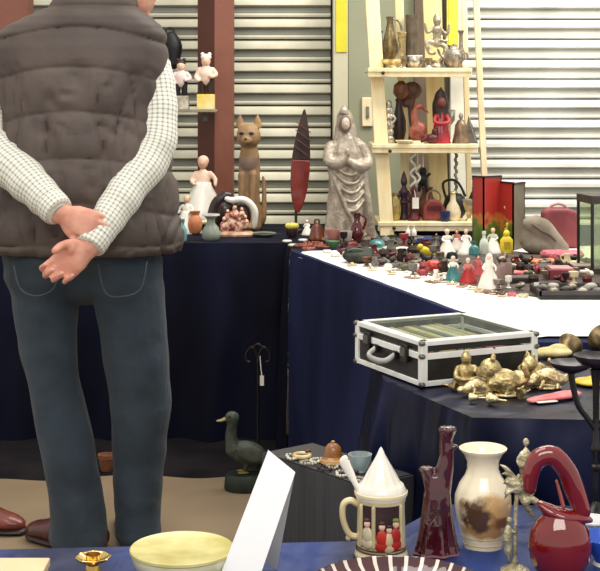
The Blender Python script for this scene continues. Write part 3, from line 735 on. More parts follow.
MB(k).tube([(8,0,15),(13,0,15),(13,0,7),(9,0,6)], 1.1, seg=8).build('handle', PEWTER, t); l_ = MB(k).lathe([(4.4,19),(3,21),(1,22),(1.6,24),(0,25)], 16).build('lid', SILVER, t)
t, k = S_('top', 'pewter_candle_cup', 'squat pewter candle cup beneath the dancing deity', 'cup', 428, .03)
MB(k).lathe([(5,0),(4,2),(2,4),(4,7),(5,10),(4.4,10),(0,6)], 18).build('body', PEWTER, t)
l = son('top', 466, .02); o = MB(K(l)).ell((0,0,4), (4,4,4)).build('white_ball', PORC); o.location = l; tag(o, 'small white ball resting at the right tip of the top shelf', 'ball')
# middle shelf
t, k = S_('mid', 'stacked_pewter_figure', 'pale pewter idol with stacked rounded forms, leftmost on middle shelf', 'statue', 389, .07)
mb = MB(k)
for z, r in ((4,5.5),(11,5),(18,5.5),(26,4.6),(33,5),(39,3)): mb.ell((0,0,z), (r,r*.8,4.6))
mb.tube([(-3,0,30),(-6,-2,24),(-2,-4,20)], 1.5, seg=8); mb.tube([(3,0,30),(6,-2,24),(2,-4,20)], 1.5, seg=8); mb.build('idol_body', SILVER, t, remesh=.002)
t, k = S_('mid', 'dark_wood_vase', 'dark brown wooden vase, second from left on middle shelf', 'vase', 399, .13)
MB(k).lathe([(4,0),(5,2),(7,12),(7,22),(4,33),(3,40),(4,44),(3.4,44),(0,38)], 24).build('body', DARKBR, t); MB(k).lathe([(4,0),(8,6),(7,14),(2,18),(0,18)], 18, (2,0,44)).build('finial', BROWN, t)
t, k = S_('mid', 'wooden_mushroom_tree', 'carved brown mushroom-topped wooden ornament on middle shelf', 'carving', 412, .16)
mb = MB(k); mb.tube([(0,0,0),(1,0,14),(-1,0,30),(0,0,46)], [5,3,3,4], seg=12); mb.ell((0,0,52), (10,8,9)); mb.ell((-6,0,40), (5,4,5)); mb.build('carving_body', mat((108,74,60),(70,44,38),30,.5), t, remesh=.003)
t, k = S_('mid', 'wooden_bird', 'reddish carved bird with open beak on the middle shelf', 'carving', 418, .05)
mb = MB(k); mb.ell((0,0,12), (9,6,10), Matrix.Rotation(.5,3,'Y')); mb.tube([(-2,0,18),(-4,0,28),(-1,0,36),(3,0,37)], [5,3.4,3.2,3], seg=10); mb.tube([(3,0,37),(8,0,33),(11,0,30)], [2,1.3,.5], seg=8); mb.tube([(6,0,8),(12,0,3),(15,0,2)], [4,3,1.6], seg=8)
mb.build('bird_body', mat((168,96,72),(120,58,46),30,.4), t, remesh=.0028); MB(k).lathe([(8,0),(8.4,1.4),(6,3),(0,3)], 20).build('base', CREAM, t)
t, k = S_('mid', 'red_hooded_figure', 'red robed figure in a dark pointed hood on middle shelf', 'figurine', 441, .05)
MB(k).lathe([(9.5,0),(10,2),(8,12),(6.5,24),(5,34),(0,38)], 26, sy=.8, flute=lambda a, z: 1+.06*math.sin(a*8)).build('robe', mat((176,38,48),(120,22,32),30,.35,coat=.3), t, sm=70)
mb = MB(k); mb.tube([(0,3,24),(0,4,38),(0,3,48),(0,0,56)], [8,8.5,6,.6], seg=14); mb.build('hood', DARKBR, t); MB(k).ell((0,-5,41), (4.2,3.6,5.4)).build('face', mat((120,60,50)), t)
MB(k).tube([(-5,-2,28),(-7,-7,22),(0,-9,20),(7,-7,22),(5,-2,28)], 2, seg=8).build('arms', mat((190,50,56)), t)
t, k = S_('mid', 'red_crouching_figure', 'small dark red crouching figure left of the hooded one', 'figurine', 432, .03)
mb = MB(k); mb.ell((0,0,5), (7,5,5)); mb.ell((3,-1,12), (3.4,3.4,4)); mb.tube([(-4,0,7),(-9,-2,4),(-11,-2,1.5)], [2,1.6,1.2], seg=8); mb.build('figure_body', MAROON, t, remesh=.002)
t, k = S_('mid', 'metal_bell', 'grey brown hand bell at the right of the middle shelf', 'bell', 461, .05)
MB(k).lathe([(9,0),(8.6,2),(7,10),(6,18),(3.4,23),(0,24.5)], 26).build('bell_body', mat((146,122,96),(104,84,64),30,.35,metal=.5), t); MB(k).lathe([(1.2,24),(2.4,27),(1.5,30),(0,31)], 12).build('knob', PEWTER, t)
t, k = S_('mid', 'leaf_ornament', 'thin dark leaf-shaped plaque leaning beside the metal bell', 'ornament', 472, .06)
MB(k).prism([(-4,0),(6,0),(3,12),(-3,28),(-5,18)], 1.2, Matrix.Rotation(-.15,3,'X')).build('leaf', mat((120,112,104),(84,78,70),30,.4,metal=.4), t, bevel=.001); MB(k).bar((-3,-1.5,24),(4,-1,1), .8).build('rib', SILVER, t)
# bottom shelf
t = S_('low', 'olive_vase', 'olive gold ceramic jar at left of the lowest shelf', 'vase', 394, .07); k = t[1]; t = t[0]
MB(k).lathe([(5,0),(6.5,3),(7.5,12),(6,20),(3.5,24),(4.6,27),(4,27),(0,22)], 24).build('body', mat((168,148,80),(128,108,54),24,.3,coat=.4), t)
t, k = S_('low', 'purple_idol', 'thin dark purple idol on the lowest shelf', 'statue', 404, .1)
mb = MB(k); mb.lathe([(5,0),(5.5,2),(4,6),(3.6,22),(4.4,28),(2,34),(0,35)], 18); mb.ell((0,0,38), (3.4,3.4,4.4)); mb.lathe([(3,0),(1.5,5),(0,9)], 10, (0,0,41)); mb.tube([(-4,0,28),(-6,-3,20),(0,-5,18),(6,-3,20),(4,0,28)], 1.5, seg=8)
mb.build('idol_body', mat((74,48,60),(44,28,38),30,.4), t, remesh=.002)
t, k = S_('low', 'tagged_statuette', 'dark maroon statuette with a white price tag hung on it', 'statue', 414, .06)
mb = MB(k); mb.lathe([(6,0),(6.4,2),(4,8),(4.6,20),(2,26),(0,27)], 18); mb.ell((0,0,30), (3,3,4)); mb.build('statuette_body', MAROON, t, remesh=.0022)
tg = MB(k).box((1,-7.5,18), (6.5,.5,11)).build('price_tag', WHITE, t); MB(k).tube([(1,-7.4,23.5),(.5,-5,28),(0,-2,31)], .3, seg=6).build('string', WHITE, tg)
t, k = S_('low', 'red_satchel', 'small dull red leather satchel on the lowest shelf', 'bag', 434, .07)
mb = MB(k); mb.prism([(-12,0),(12,0),(11,12),(6,20),(-5,22),(-11,14)], 11); mb.build('bag_body', mat((146,66,60),(112,44,42),24,.55), t, bevel=.008, bseg=3); MB(k).tube([(-7,0,18),(-6,0,27),(0,0,30),(6,0,26),(6,0,18)], .9, seg=8).build('strap', mat((150,130,100)), t)
MB(k).box((0,-6.2,13), (14,.8,5)).build('flap', MAROON, t, bevel=.001)
t, k = S_('low', 'cream_bulb_bottle', 'cream bulb-shaped bottle with narrow neck on lowest shelf', 'bottle', 453, .05)
MB(k).lathe([(5,0),(7.5,4),(8,9),(6,15),(3,20),(2.6,27),(3.2,30),(2.4,30),(0,26)], 26).build('body', mat((226,214,180),(204,188,150),24,.3,coat=.4), t); MB(k).lathe([(3,27),(3.6,28),(3,29.5)], 18).build('neck_ring', BRASS, t)
t, k = S_('low', 'black_teapot', 'black cast iron teapot with looped handle on the lowest shelf', 'teapot', 455, .19)
MB(k).lathe([(7,0),(10,4),(12,12),(10,20),(6,24),(0,25)], 26).build('body', BLACK, t); MB(k).tube([(-9,0,20),(-12,0,34),(-4,0,38),(4,0,34),(10,0,22)], 1.3, seg=8).build('handle', BLACK, t); MB(k).tube([(10,0,10),(15,0,18),(18,0,26)], [3,2,1.4], seg=8).build('spout', BLACK, t)
t, k = S_('low', 'gilt_horn_cup', 'gilt cup with pale body at the right end of the lowest shelf', 'cup', 469, .05)
MB(k).lathe([(4,0),(2,3),(3,8),(6,16),(6.6,21),(6,21),(2,8),(0,8)], 22).build('body', BRASS2, t); MB(k).lathe([(6.2,19.6),(7,20),(7,21.6),(6.2,21.6)], 22).build('rim', SILVER, t)
# extra crowded pieces
ex = [('top','brass_goblet','tall thin brass goblet left of the silver bowl','cup',402,.12,BRASS,[(4,0),(4.5,1),(1.2,4),(1.2,22),(4,28),(4.6,36),(4,36),(0,28)]),
 ('top','pewter_vase','narrow pewter bud vase behind the round teapot','vase',461,.2,PEWTER,[(4,0),(5,3),(5,14),(2,22),(1.8,34),(3,38),(2.4,38),(0,34)]),
 ('top','glass_decanter','smoky glass decanter at the far left of the top shelf','bottle',380,.22,glass_mat((190,196,170),.4),[(5,0),(7,3),(7,16),(3,24),(2.4,34),(3.4,38),(2.6,38),(0,34)]),
 ('mid','cream_saucer','small cream dish in front of the carved bird','dish',404,.01,CREAM,[(5,0),(8,2.4),(8.4,3.4),(7,3),(0,1.4)]),
 ('mid','silver_goblet','silver goblet at the back of the middle shelf behind the red hood','cup',449,.22,SILVER,[(5,0),(5,1),(1.4,4),(1.4,16),(6,22),(6.5,32),(6,32),(0,20)]),
 ('low','brown_jug','brown glazed squat jug behind the red satchel','jug',427,.2,BROWN,[(6,0),(9,4),(10,13),(6,22),(5,27),(6,30),(5,30),(0,24)]),
 ('low','grey_pot','round grey lidded pot behind the tagged statuette','pot',413,.21,GREY,[(6,0),(9,5),(9,13),(6,19),(2,21),(2.4,24),(0,25)]),
 ('low','blue_cup','small dark blue cup between the satchel and the cream bottle','cup',445,.02,BLUE,[(3.4,0),(4.6,2),(5,10),(4.4,10),(3,2),(0,2)])]
for sh_, nm, lb, ct, px, dy, m_, pf in ex:
    t, k = S_(sh_, nm, lb, ct, px, dy); MB(k).lathe(pf, 24).build('body', m_, t, sm=50); MB(k).lathe([(pf[-3][0]-.2,pf[-3][1]-.6),(pf[-3][0]+.5,pf[-3][1]-.3),(pf[-3][0]+.3,pf[-3][1]+.5)], 20).build('rim', m_, t)
# hanging items below middle shelf
zb = SHY['mid']-.03
def hang(name, label, px, dy):
    return T(name, label, 'ornament', (xs(px, LY+dy), LY+dy, SHY['mid']-.016))
t = hang('spiral_mobile', 'white twisted spiral ornament hanging under the middle shelf', 413, .09); k = K((0, LY, 0)); mb = MB(k)
mb.tube([(2.5*math.sin(i*.9), 2.5*math.cos(i*.9), -2-i*2) for i in range(20)], 1.3, seg=6, sub=2); mb.build('spiral', PORC, t)
mb = MB(k); mb.tube([(5+2*math.sin(i*.9+2), 2*math.cos(i*.9+2), -18-i*2) for i in range(12)], 1.2, seg=6, sub=2); mb.tube([(5,2,-18),(5,2,0)], .4, seg=6); mb.build('second_spiral', PORC, t)
t = hang('hanging_bear', 'black little figure hanging on a white cord under the middle shelf', 423, .14); mb = MB(k)
mb.ell((0,0,-34), (5,4,7)); mb.ell((0,0,-25), (4,4,4)); mb.tube([(-3,0,-31),(-7,0,-28)], 1.6, seg=8); mb.tube([(3,0,-31),(7,0,-28)], 1.6, seg=8); mb.tube([(-3,0,-38),(-4,0,-45)], 1.8, seg=8); mb.tube([(3,0,-38),(4,0,-45)], 1.8, seg=8)
mb.build('figure_body', BLACK, t, remesh=.002); MB(k).tube([(0,0,-22),(0,0,0)], .6, seg=6).build('cord', WHITE, t)
t = hang('crystal_chain', 'grey crystal chain hanging at the right under the middle shelf', 456, .2); mb = MB(k)
for i in range(16): mb.ell((.6*(-1)**i,0,-2-i*4), (1.8,1.8,2.6), seg=8, rings=6)
mb.build('beads', mat((160,160,146),(110,110,98),60,.2,coat=.6), t)

# ------------------------------------------------------------------ jewellery table goods
figs = [
 ('white china lady with raised arm behind the black hat', 447, 256, 26, PORC, PORC, PORC, 3, None),
 ('slim white china lady left of the teal bottle', 466, 254, 24, PORC, PORC, mat((210,190,160)), 1, None),
 ('white china lady with blond hair before the red screen', 493, 253, 24, PORC, mat((224,230,206)), mat((222,196,130)), 0, None),
 ('white and flesh figurine behind the slim white lady', 457, 250, 20, mat((236,220,208)), mat((200,120,110)), BROWN, 0, None),
 ('small figurine in teal skirt and white blouse', 453, 281, 24, TEAL, PORC, mat((230,220,200)), 1, None),
 ('small figurine in wide red gown, front row', 468, 283, 24, RED, mat((220,130,120)), mat((226,214,200)), 1, None),
 ('pinkish red dancer figurine between the red gown and snow-white figure', 478, 276, 20, mat((206,80,88)), mat((226,120,116)), MAROON, 2, None),
 ('tall snow-white hooded figurine with grey apron, front row', 489, 288, 32, PORC, PORC, PORC, 1, 'hood'),
]
for lb, px, py, h, a, b, c_, ps, ht in figs:
    figurine('china_figurine', lb, px, py, h*1.1, a, b, c_, w=.34, pose=ps, hat=ht, group='china figurines on the jewellery table')
bottle('teal_bottle', 'teal glass bottle between white china ladies', 474, 255, 14, 5.2, TEAL, TEAL)
bottle('white_bottle', 'white bottle with ball stopper before the red screen', 484, 254, 23, 4.5, mat((232,236,222)), PORC)
l = at(506.5, 253, ZT); k = K(l); t = T('yellow_toy_figure', 'bright yellow bottle shaped like a little figure', 'bottle', l)
MB(k).lathe([(6,0),(6.5,1),(6.5,13),(4,16),(2.6,17),(2.6,19),(0,19)], 20, sy=.8).build('body', YELLOW, t, sm=40); MB(k).ell((0,0,19.5), 3.4).build('head', YELLOW, t); MB(k).box((0,-5.4,8), (6,.4,7)).build('paper_label', mat((200,170,60)), t)
# black hat ornament
l = at(452, 264, ZT); k = K(l); t = T('black_bowler', 'small black hat-shaped ornament with white band', 'ornament', l)
MB(k).lathe([(8,0),(9.5,1),(9.8,2),(6,2.5),(5.8,8),(4.5,11.5),(0,12.5)], 24).build('crown_and_brim', BLACK, t); MB(k).lathe([(6.0,3),(6.25,3.2),(6.2,5.2),(5.9,5.4)], 24).build('band', WHITE, t)
for i, (px, py, h) in enumerate([(499,284,19),(506,280,17)]):
    lathe_thing('pink_grey_cup', ['pink grey tumbler beside the snow-white figurine', 'pink grey tumbler set a little further right'][i], 'cup', px, py, [(5,0),(6,1),(6,h),(5.4,h),(5,3),(0,3)], mat((190,160,152),(158,130,124),30,.4), group='pink grey tumblers')
lathe_thing('red_trinket_box', 'round red lacquer trinket box on the white sheet', 'box', 433, 270, [(7.5,0),(8,1),(8,4),(8.3,4.2),(8,7),(5,9.5),(0,10.5)], mat((206,62,50),(170,40,36),30,.3,coat=.4))
l = at(425, 257, ZT); k = K(l); t = T('yellow_bird', 'yellow bird ornament on the jewellery table', 'ornament', l, .3)
mb = MB(k); mb.ell((0,0,6), (6,4,4.2), Matrix.Rotation(.4,3,'Y')); mb.ell((-5,0,10.5), (3,3,3)); mb.tube([(4,0,5),(10,0,1.8)], [2.4,1], seg=8); mb.tube([(0,0,3),(0,0,0)], 1.4, seg=8); mb.build('bird_body', YELLOW, t, remesh=.0018); MB(k).lathe([(1.1,0),(0,3)], 8, (-7,0,10.5), rot=Matrix.Rotation(-PI/2,3,'Y')).build('beak', ORANGE, t)
o = beads('white bead strand near the yellow bird', 403, 250, 5, PORC, 16)
l = at(377, 250, ZT); k = K(l); t = T('white_tray', 'narrow white tray carrying the teal pot', 'tray', l)
MB(k).box((3,0,.8), (28,18,1.4)).build('tray_body', PORC, t, bevel=.001)
for s_ in (-1, 1): MB(k).box((3,s_*9,2), (28,1,2)).build('rim', PORC, t)
l2 = at(377, 250, ZT)+Vector((0,0,.0052)); t = T('teal_pot', 'squat teal glazed pot on the white tray', 'pot', l2)
MB(k).lathe([(5,0),(7.5,2),(8,5),(6,8),(3,9),(0,9.5)], 24).build('body', TEAL, t); MB(k).lathe([(3,9),(1,10),(1.5,11.5),(0,12)], 12).build('lid_knob', TEAL, t)
# dark green pouch
l = at(358, 262, ZT); k = K(l); t = T('dark_pouch', 'dark green crumpled pouch behind the sheet edge', 'pouch', l)
mb = MB(k); mb.ell((0,0,6), (16,16,7)); mb.ell((-6,0,11), (8,7,5)); mb.ell((8,2,9), (8,8,6)); mb.build('pouch_body', mat((58,62,50),(34,38,32),24,.7,bump=.8,bscale=30), t, remesh=.004); MB(k).tube([(-10,-6,12),(-4,-9,14),(4,-8,13)], 1, seg=8).build('drawstring', GREY, t)
# blue folded cloth
l = at(426, 243, ZT); k = K(l); t = MB(k).box((0,0,2), (28,34,4)).box((2,-2,5), (24,28,2.4)).build('folded_blue_cloth', BLUE, bevel=.003, bseg=3); t.location = l; tag(t, 'folded blue cloth under the ladder shelf', 'cloth')
for i, (px, py) in enumerate([(408,238),(414,238)]):
    bottle('white_vial', ['little white vial under the lowest shelf, nearer the thick stile', 'little white vial under the lowest shelf, nearer the blue cloth'][i], px, py, 13, 2.6, PORC, CREAM, group='white vials below the shelf')
# assorted dark small ornaments: jugs, shells, boxes
random.seed(11)
orn = [(374,256,MAROON),(383,258,DARKBR),(392,258,MAROON),(400,262,DARKBR),(410,262,MAROON),(417,265,PEWTER),(391,252,GREY),(412,253,DARKBR),(440,256,DARKBR),(436,249,PEWTER)]
names = ['dark red','blackish brown','plum red','dark brown','maroon','pewter grey','stone grey','brown black','chocolate brown','silver grey']
place = ['beside the dark pouch','below the white tray','under the tray end','left of the white bead strand','before the white bead strand','left of the red trinket box','behind the tray','behind the yellow bird','beside the white raised-arm lady','beside the folded blue cloth']
for i, (px, py, m_) in enumerate(orn):
    h = random.uniform(9, 14); r = random.uniform(3.5, 5.5)
    kind = i % 3; l = at(px, py, ZT); k = K(l)
    nm = ['mini_jug', 'ring_box', 'shell_ornament'][kind]; lb = names[i]+' '+['miniature jug','domed ring box','curled shell ornament'][kind]+' '+place[i]
    t = T(nm, lb, ['jug','box','ornament'][kind], l, random.uniform(0, 3), 'small dark ornaments on the jewellery table')
    if kind == 0: MB(k).lathe([(r*.7,0),(r,h*.3),(r*.6,h*.7),(r*.7,h),(r*.5,h),(0,h*.6)], 18).build('body', m_, t); MB(k).tube([(r*.6,0,h*.9),(r*1.6,0,h*.75),(r*.95,0,h*.3)], .8, seg=7).build('handle', m_, t)
    elif kind == 1: MB(k).lathe([(r,0),(r*1.1,h*.4),(r*1.15,h*.42),(r*.8,h*.75),(0,h*.85)], 18).build('body', m_, t); MB(k).ell((0,0,h*.88), 1.1).build('knob', BRASS, t)
    else: MB(k).tube([(r*math.cos(a*.7)*(1-a*.06), r*math.sin(a*.7)*(1-a*.06), 2.5+a*.45) for a in range(13)], [2.6-.17*a for a in range(13)], seg=9, sub=2).build('whorl', m_, t)
# flat jewellery cards and brooches along the white edge
cm = [mat((206,186,150)), mat((190,150,130)), mat((226,214,180)), mat((150,110,96)), mat((214,200,170))]
for i in range(16):
    u = i/15; px = 352+u*150; py = 262+u*32+(-3 if i % 2 else 3)
    if 8 < i: py = 278+(px-428)*.24
    l = at(px, py, ZT); k = K(l)
    o = MB(k).box((0,0,.5), (9,16,.9)).build('jewellery_card', cm[i % 5], bevel=.0004); o.location = l; o.rotation_euler.z = random.uniform(-.8, .8)
    tag(o, 'small beige jewellery card lying along the white sheet edge', 'card', 'jewellery cards along the sheet edge')
    o = MB(k).lathe([(2.4,0),(2.8,.8),(1.2,2),(0,2.2)], 12, flute=lambda a, z: 1+.15*math.sin(a*6)).build('brooch', [BRASS, RUBY, SILVER, DARKBR][i % 4]); o.location = l+Vector((0,0,.9*k))
    tag(o, ['gold','ruby red','silver','dark'][i % 4]+' brooch resting on a jewellery card', 'brooch', 'brooches on cards: '+['gold','ruby','silver','dark'][i % 4])
for i in range(5):
    px = 476+i*11+3; py = 292+i*1.2; beads(['beige','brown','tan','rose','pale'][i]+' bead bracelet on the bare sheet edge, '+['under the red gown','under the white hooded figurine','beneath the tumblers','by the tumblers front','left of the black tray'][i], px, py, 4, [cm[0],cm[3],BROWN,PINK,cm[2]][i], 14, 'bead bracelets')

# dark cloth under the trinkets
mb = MB(); ring = [(340,251),(352,259),(400,268),(450,280),(500,291),(545,298),(640,300),(640,262),(560,256),(470,246),(400,238),(345,238)]
pts = [PZ(x, y, .7525) for x, y in ring]
mb.add(pts, [tuple(range(len(pts)))]); mb.add([p_+Vector((0,0,-.0015)) for p_ in pts], [tuple(range(len(pts)))[::-1]])
n_ = len(pts); mb.f += [((i+1) % n_, i, i+n_, (i+1) % n_+n_) for i in range(n_)]; mb.mi += [0]*n_
tag(mb.build('display_mat', mat((96,82,74),(52,44,42),30,.8,bump=.5,bscale=30,contrast=.2)), 'dark brown patterned mat under the crowded trinkets', 'mat')
random.seed(23); taken = [(433,270),(425,257),(403,250),(377,250),(358,262),(499,284),(506,280),(489,288),(453,281),(468,283),(478,276),(452,264),(447,256),(466,254),(516,275),(560,278),(536,292),(506,253),(533,264),(562,258),(493,253),(484,254),(474,255),(520,282),(508,270),(545,271),(585,270),(441,256),(436,249)]+[(x, y) for x, y, _ in orn]
cols = [('dark red',MAROON),('dark brown',DARKBR),('smoky grey',GREY),('brown',BROWN),('cream',CREAM),('pewter',PEWTER),('rose red',mat((170,70,72),(130,44,48),30,.4)),('olive green',mat((92,96,64),(60,64,42),30,.4)),('black',BLACK),('white',PORC)]
cnt = 0
for tr in range(4000):
    if cnt >= 105: break
    if random.random() < .62: px = random.uniform(343, 448); lo, hi = 243, 261+(px-343)*.20
    else: px = random.uniform(498, 592); lo, hi = 262, 290+(px-498)*.0-(6 if px > 535 else 0)
    py = random.uniform(lo, hi)
    if px > 528 and py > 283: continue
    if any(abs(px-a)/7.2 < 1 and abs(py-b_)/4.6 < 1 for a, b_ in taken): continue
    taken.append((px, py)); cnt += 1
    cn, m_ = cols[random.choices(range(10), [6,7,5,4,3,4,4,3,4,3])[0]]; kind = cnt % 5
    l = PZ(px, py, .754); k = K(l); r = random.uniform(3.6, 5.2); h = random.uniform(7, 13)
    nm, wd, ct = [('small_jug','little jug','jug'),('trinket_box','domed trinket box','box'),('shell_ornament','curled shell','shell'),('animal_figurine','crouching animal figurine','figurine'),('small_cup','little goblet','cup')][kind]
    t = T(nm, cn+' '+wd+(' in the left crowd of trinkets by the ladder' if px < 460 else ' in the right crowd of trinkets by the black tray'), ct, l, random.uniform(0, 6), cn+' '+wd+('s, ladder side' if px < 460 else 's, black tray side'))
    if kind == 0: MB(k).lathe([(r*.7,0),(r,h*.3),(r*.6,h*.7),(r*.75,h),(r*.6,h),(0,h*.6)], 16).build('body', m_, t); MB(k).tube([(r*.6,0,h*.9),(r*1.5,0,h*.75),(r*.95,0,h*.3)], .8, seg=7).build('handle', m_, t)
    elif kind == 1: MB(k).lathe([(r,0),(r*1.1,h*.35),(r*1.15,h*.37),(r*.8,h*.62),(0,h*.7)], 16).build('body', m_, t); MB(k).ell((0,0,h*.73), 1.1, seg=8, rings=6).build('knob', BRASS, t)
    elif kind == 2: MB(k).tube([(r*1.2*math.cos(a*.7)*(1-a*.06), r*1.2*math.sin(a*.7)*(1-a*.06), 2.8+a*.4) for a in range(12)], [2.9-.2*a for a in range(12)], seg=8, sub=2).build('whorl', m_, t)
    elif kind == 3:
        mb = MB(k); mb.ell((0,0,4), (5.5,3.2,3.4)); mb.ell((-4.6,0,7.4), (2.6,2.4,2.5)); mb.tube([(4.5,0,4),(7,0,6),(6,0,9)], [1.4,1,.7], seg=7)
        for x_ in (-3,3):
            for y_ in (-1.8,1.8): mb.tube([(x_,y_,3),(x_-.4,y_,1)], 1.1, seg=7, sub=2)
        for y_ in (-1.2,1.2): mb.lathe([(.9,0),(0,2.2)], 7, (-4.4,y_,9.2))
        mb.build('animal_body', m_, t, remesh=.0016, iters=1)
    else: MB(k).lathe([(r*.8,0),(r*.3,1.5),(r*.3,h*.4),(r*.9,h*.55),(r,h),(r*.85,h),(0,h*.55)], 16).build('cup_body', m_, t)
# swing tag on the sheet edge
l = PZ(404, 284, .735); t = T('swing_tag', 'small white tag hanging from the sheet edge', 'tag', l+Vector((-.012,-.03,-.02)))
MB().box((0,0,0), (.014,.001,.022)).build('paper', WHITE, t); MB().tube([(0,0,.011),(0,.012,.03),(.004,.03,.036)], .0008, seg=6).build('string', WHITE, t)

# folding screen
SR = MB; l = at(495, 250, ZT); Y0 = l.y; t = T('folding_screen', 'red lacquer folding screen with green and gold painted panels', 'screen', (l.x, Y0, ZT)); kk = Y0/F
def screen_mat():
    m = bpy.data.materials.new('lacquer'); m.use_nodes = True; nt = m.node_tree; b = nt.nodes['Principled BSDF']; b.inputs['Roughness'].default_value = .3
    tc = nt.nodes.new('ShaderNodeTexCoord'); sp = nt.nodes.new('ShaderNodeSeparateXYZ'); nt.links.new(tc.outputs['Object'], sp.inputs[0])
    n = nt.nodes.new('ShaderNodeTexNoise'); n.inputs['Scale'].default_value = 22; nt.links.new(tc.outputs['Object'], n.inputs['Vector'])
    mu = nt.nodes.new('ShaderNodeMath'); mu.operation = 'MULTIPLY_ADD'; mu.inputs[1].default_value = .16; nt.links.new(n.outputs['Fac'], mu.inputs[0]); nt.links.new(sp.outputs['Z'], mu.inputs[2])
    r = nt.nodes.new('ShaderNodeValToRGB'); nt.links.new(mu.outputs[0], r.inputs['Fac'])
    els = [(0,(70,40,24)),(.11,(70,96,36)),(.165,(104,120,50)),(.175,(196,120,60)),(.2,(172,52,44)),(.5,(180,58,50))]
    r.color_ramp.elements[0].color = (*lin(els[0][1]),1); r.color_ramp.elements[1].position = .5; r.color_ramp.elements[1].color = (*lin(els[-1][1]),1)
    for p_, c_ in els[1:-1]: e = r.color_ramp.elements.new(p_); e.color = (*lin(c_),1)
    nt.links.new(r.outputs[0], b.inputs['Base Color']); return m
LAC = screen_mat(); GREYP = mat((120,112,92),(96,88,72),10,.5)
edges = [(475,.05),(483.5,-.0),(503,.06),(513,.0),(528,.09)]
hts = [73,73,67,66]
for i in range(4):
    (xa, ya), (xb, yb) = edges[i], edges[i+1]
    a = Vector(((xa-495)*kk, ya, 0)); b = Vector(((xb-495)*kk, yb, 0)); h = hts[i]*kk
    pn = MB(); pn.bar(a+Vector((0,0,h/2)), b+Vector((0,0,h/2)), .008, h); o = pn.build('panel', LAC if i < 3 else GREYP, t)
    f_ = MB(); f_.bar(a, a+Vector((0,0,h)), .006, .012, (0,1,0)); f_.bar(b, b+Vector((0,0,h)), .006, .012, (0,1,0)); f_.bar(a+Vector((0,0,h)), b+Vector((0,0,h)), .014, .006); f_.build('panel_frame', DARKBR, o)
MB().ell(((508-495)*kk, .022, .052), (.011,.004,.03)).ell(((508-495)*kk, .02, .088), (.006,.004,.008)).build('painted_figure', mat((236,206,90),(214,170,60),40,.5), t)
MB().tube([((505-495)*kk,.04,.04),((509-495)*kk,.03,.12),((506-495)*kk,.035,.15)], .004, seg=6).build('painted_branch', mat((226,190,120)), t)
# grey bag and maroon bag behind
l = at(546, 254, ZT); k = K(l); t = T('grey_bag', 'slumped grey fabric bag right of the red screen', 'bag', l+Vector((0,.0,0)))
mb = MB(k); mb.tube([(-14,6,10),(-12,8,24),(-8,8,34)], [(12,10),(11,8),(6,5)], seg=16); mb.tube([(-16,4,30),(-4,4,24),(8,2,12),(18,0,6)], [(8,8),(12,10),(10,9),(6,6)], seg=16); mb.ell((-6,4,8), (18,12,9))
mb.build('bag_body', mat((150,140,124),(116,106,92),12,.8,bump=.6,bscale=18), t, remesh=.005); MB(k).tube([(-14,-5,30),(-6,-9,24),(2,-9,20),(8,-9,14)], 1, seg=8).build('seam_strap', mat((100,90,78)), t)
l = at(563, 250, ZT); k = K(l); t = T('maroon_handbag', 'maroon leather handbag standing behind the grey bag', 'bag', l+Vector((0,.09,0)))
MB(k).prism([(-18,0),(20,0),(20,30),(17,37),(10,40),(-10,40),(-17,37)], 18).build('bag_body', mat((138,62,66),(108,42,48),12,.5,bump=.3,bscale=20), t, bevel=.012, bseg=3)
MB(k).tube([(-9,0,37),(-7,0,42),(0,0,44.5),(7,0,42),(9,0,37)], 1.5, seg=10).build('handle', mat((206,150,146)), t)
def scarf(label, px, py, m_, pts, r, name='scarf'):
    l = at(px, py, ZT); k = K(l); mb = MB(k); mb.tube([(x, y, r*.55) for x, y in pts], [(r*1.6, r*.6)]*len(pts), seg=12, sub=5, up=(0,0,1), disp=lambda a, t_: 1+.25*noise.noise((math.cos(a)*2, math.sin(a)*2, t_*12)))
    for q in range(3): mb.tube([(x+random.uniform(-3,3), y+q*2-2, r*.9) for x, y in pts], r*.35, seg=8)
    o = mb.build(name, m_, remesh=.003); o.location = l; return tag(o, label, 'scarf')
scarf('pink folded scarf below the maroon handbag', 562, 258, PINK, [(-16,0),(-6,4),(6,-2),(16,3)], 6.5)
scarf('orange silk scarf on the table before the grey bag', 533, 264, mat((226,140,84),(206,90,70),24,.5), [(-18,0),(-6,5),(6,-4),(18,4)], 4.5)
scarf('rose red scarf spilling left of the stone trays', 516, 275, mat((200,70,84),(226,170,160),30,.6), [(-10,-6),(-2,4),(6,-3),(13,6)], 3.6)
l = at(560, 278, ZT); k = K(l); t = T('maroon_box', 'flat maroon jewel box with pale lining', 'box', l)
MB(k).box((0,0,5), (26,30,10)).build('box_body', mat((140,60,66),(108,42,48),14,.5), t, bevel=.002); MB(k).box((0,0,10.6), (22,26,1.4)).build('lining', mat((214,150,150)), t, bevel=.001)
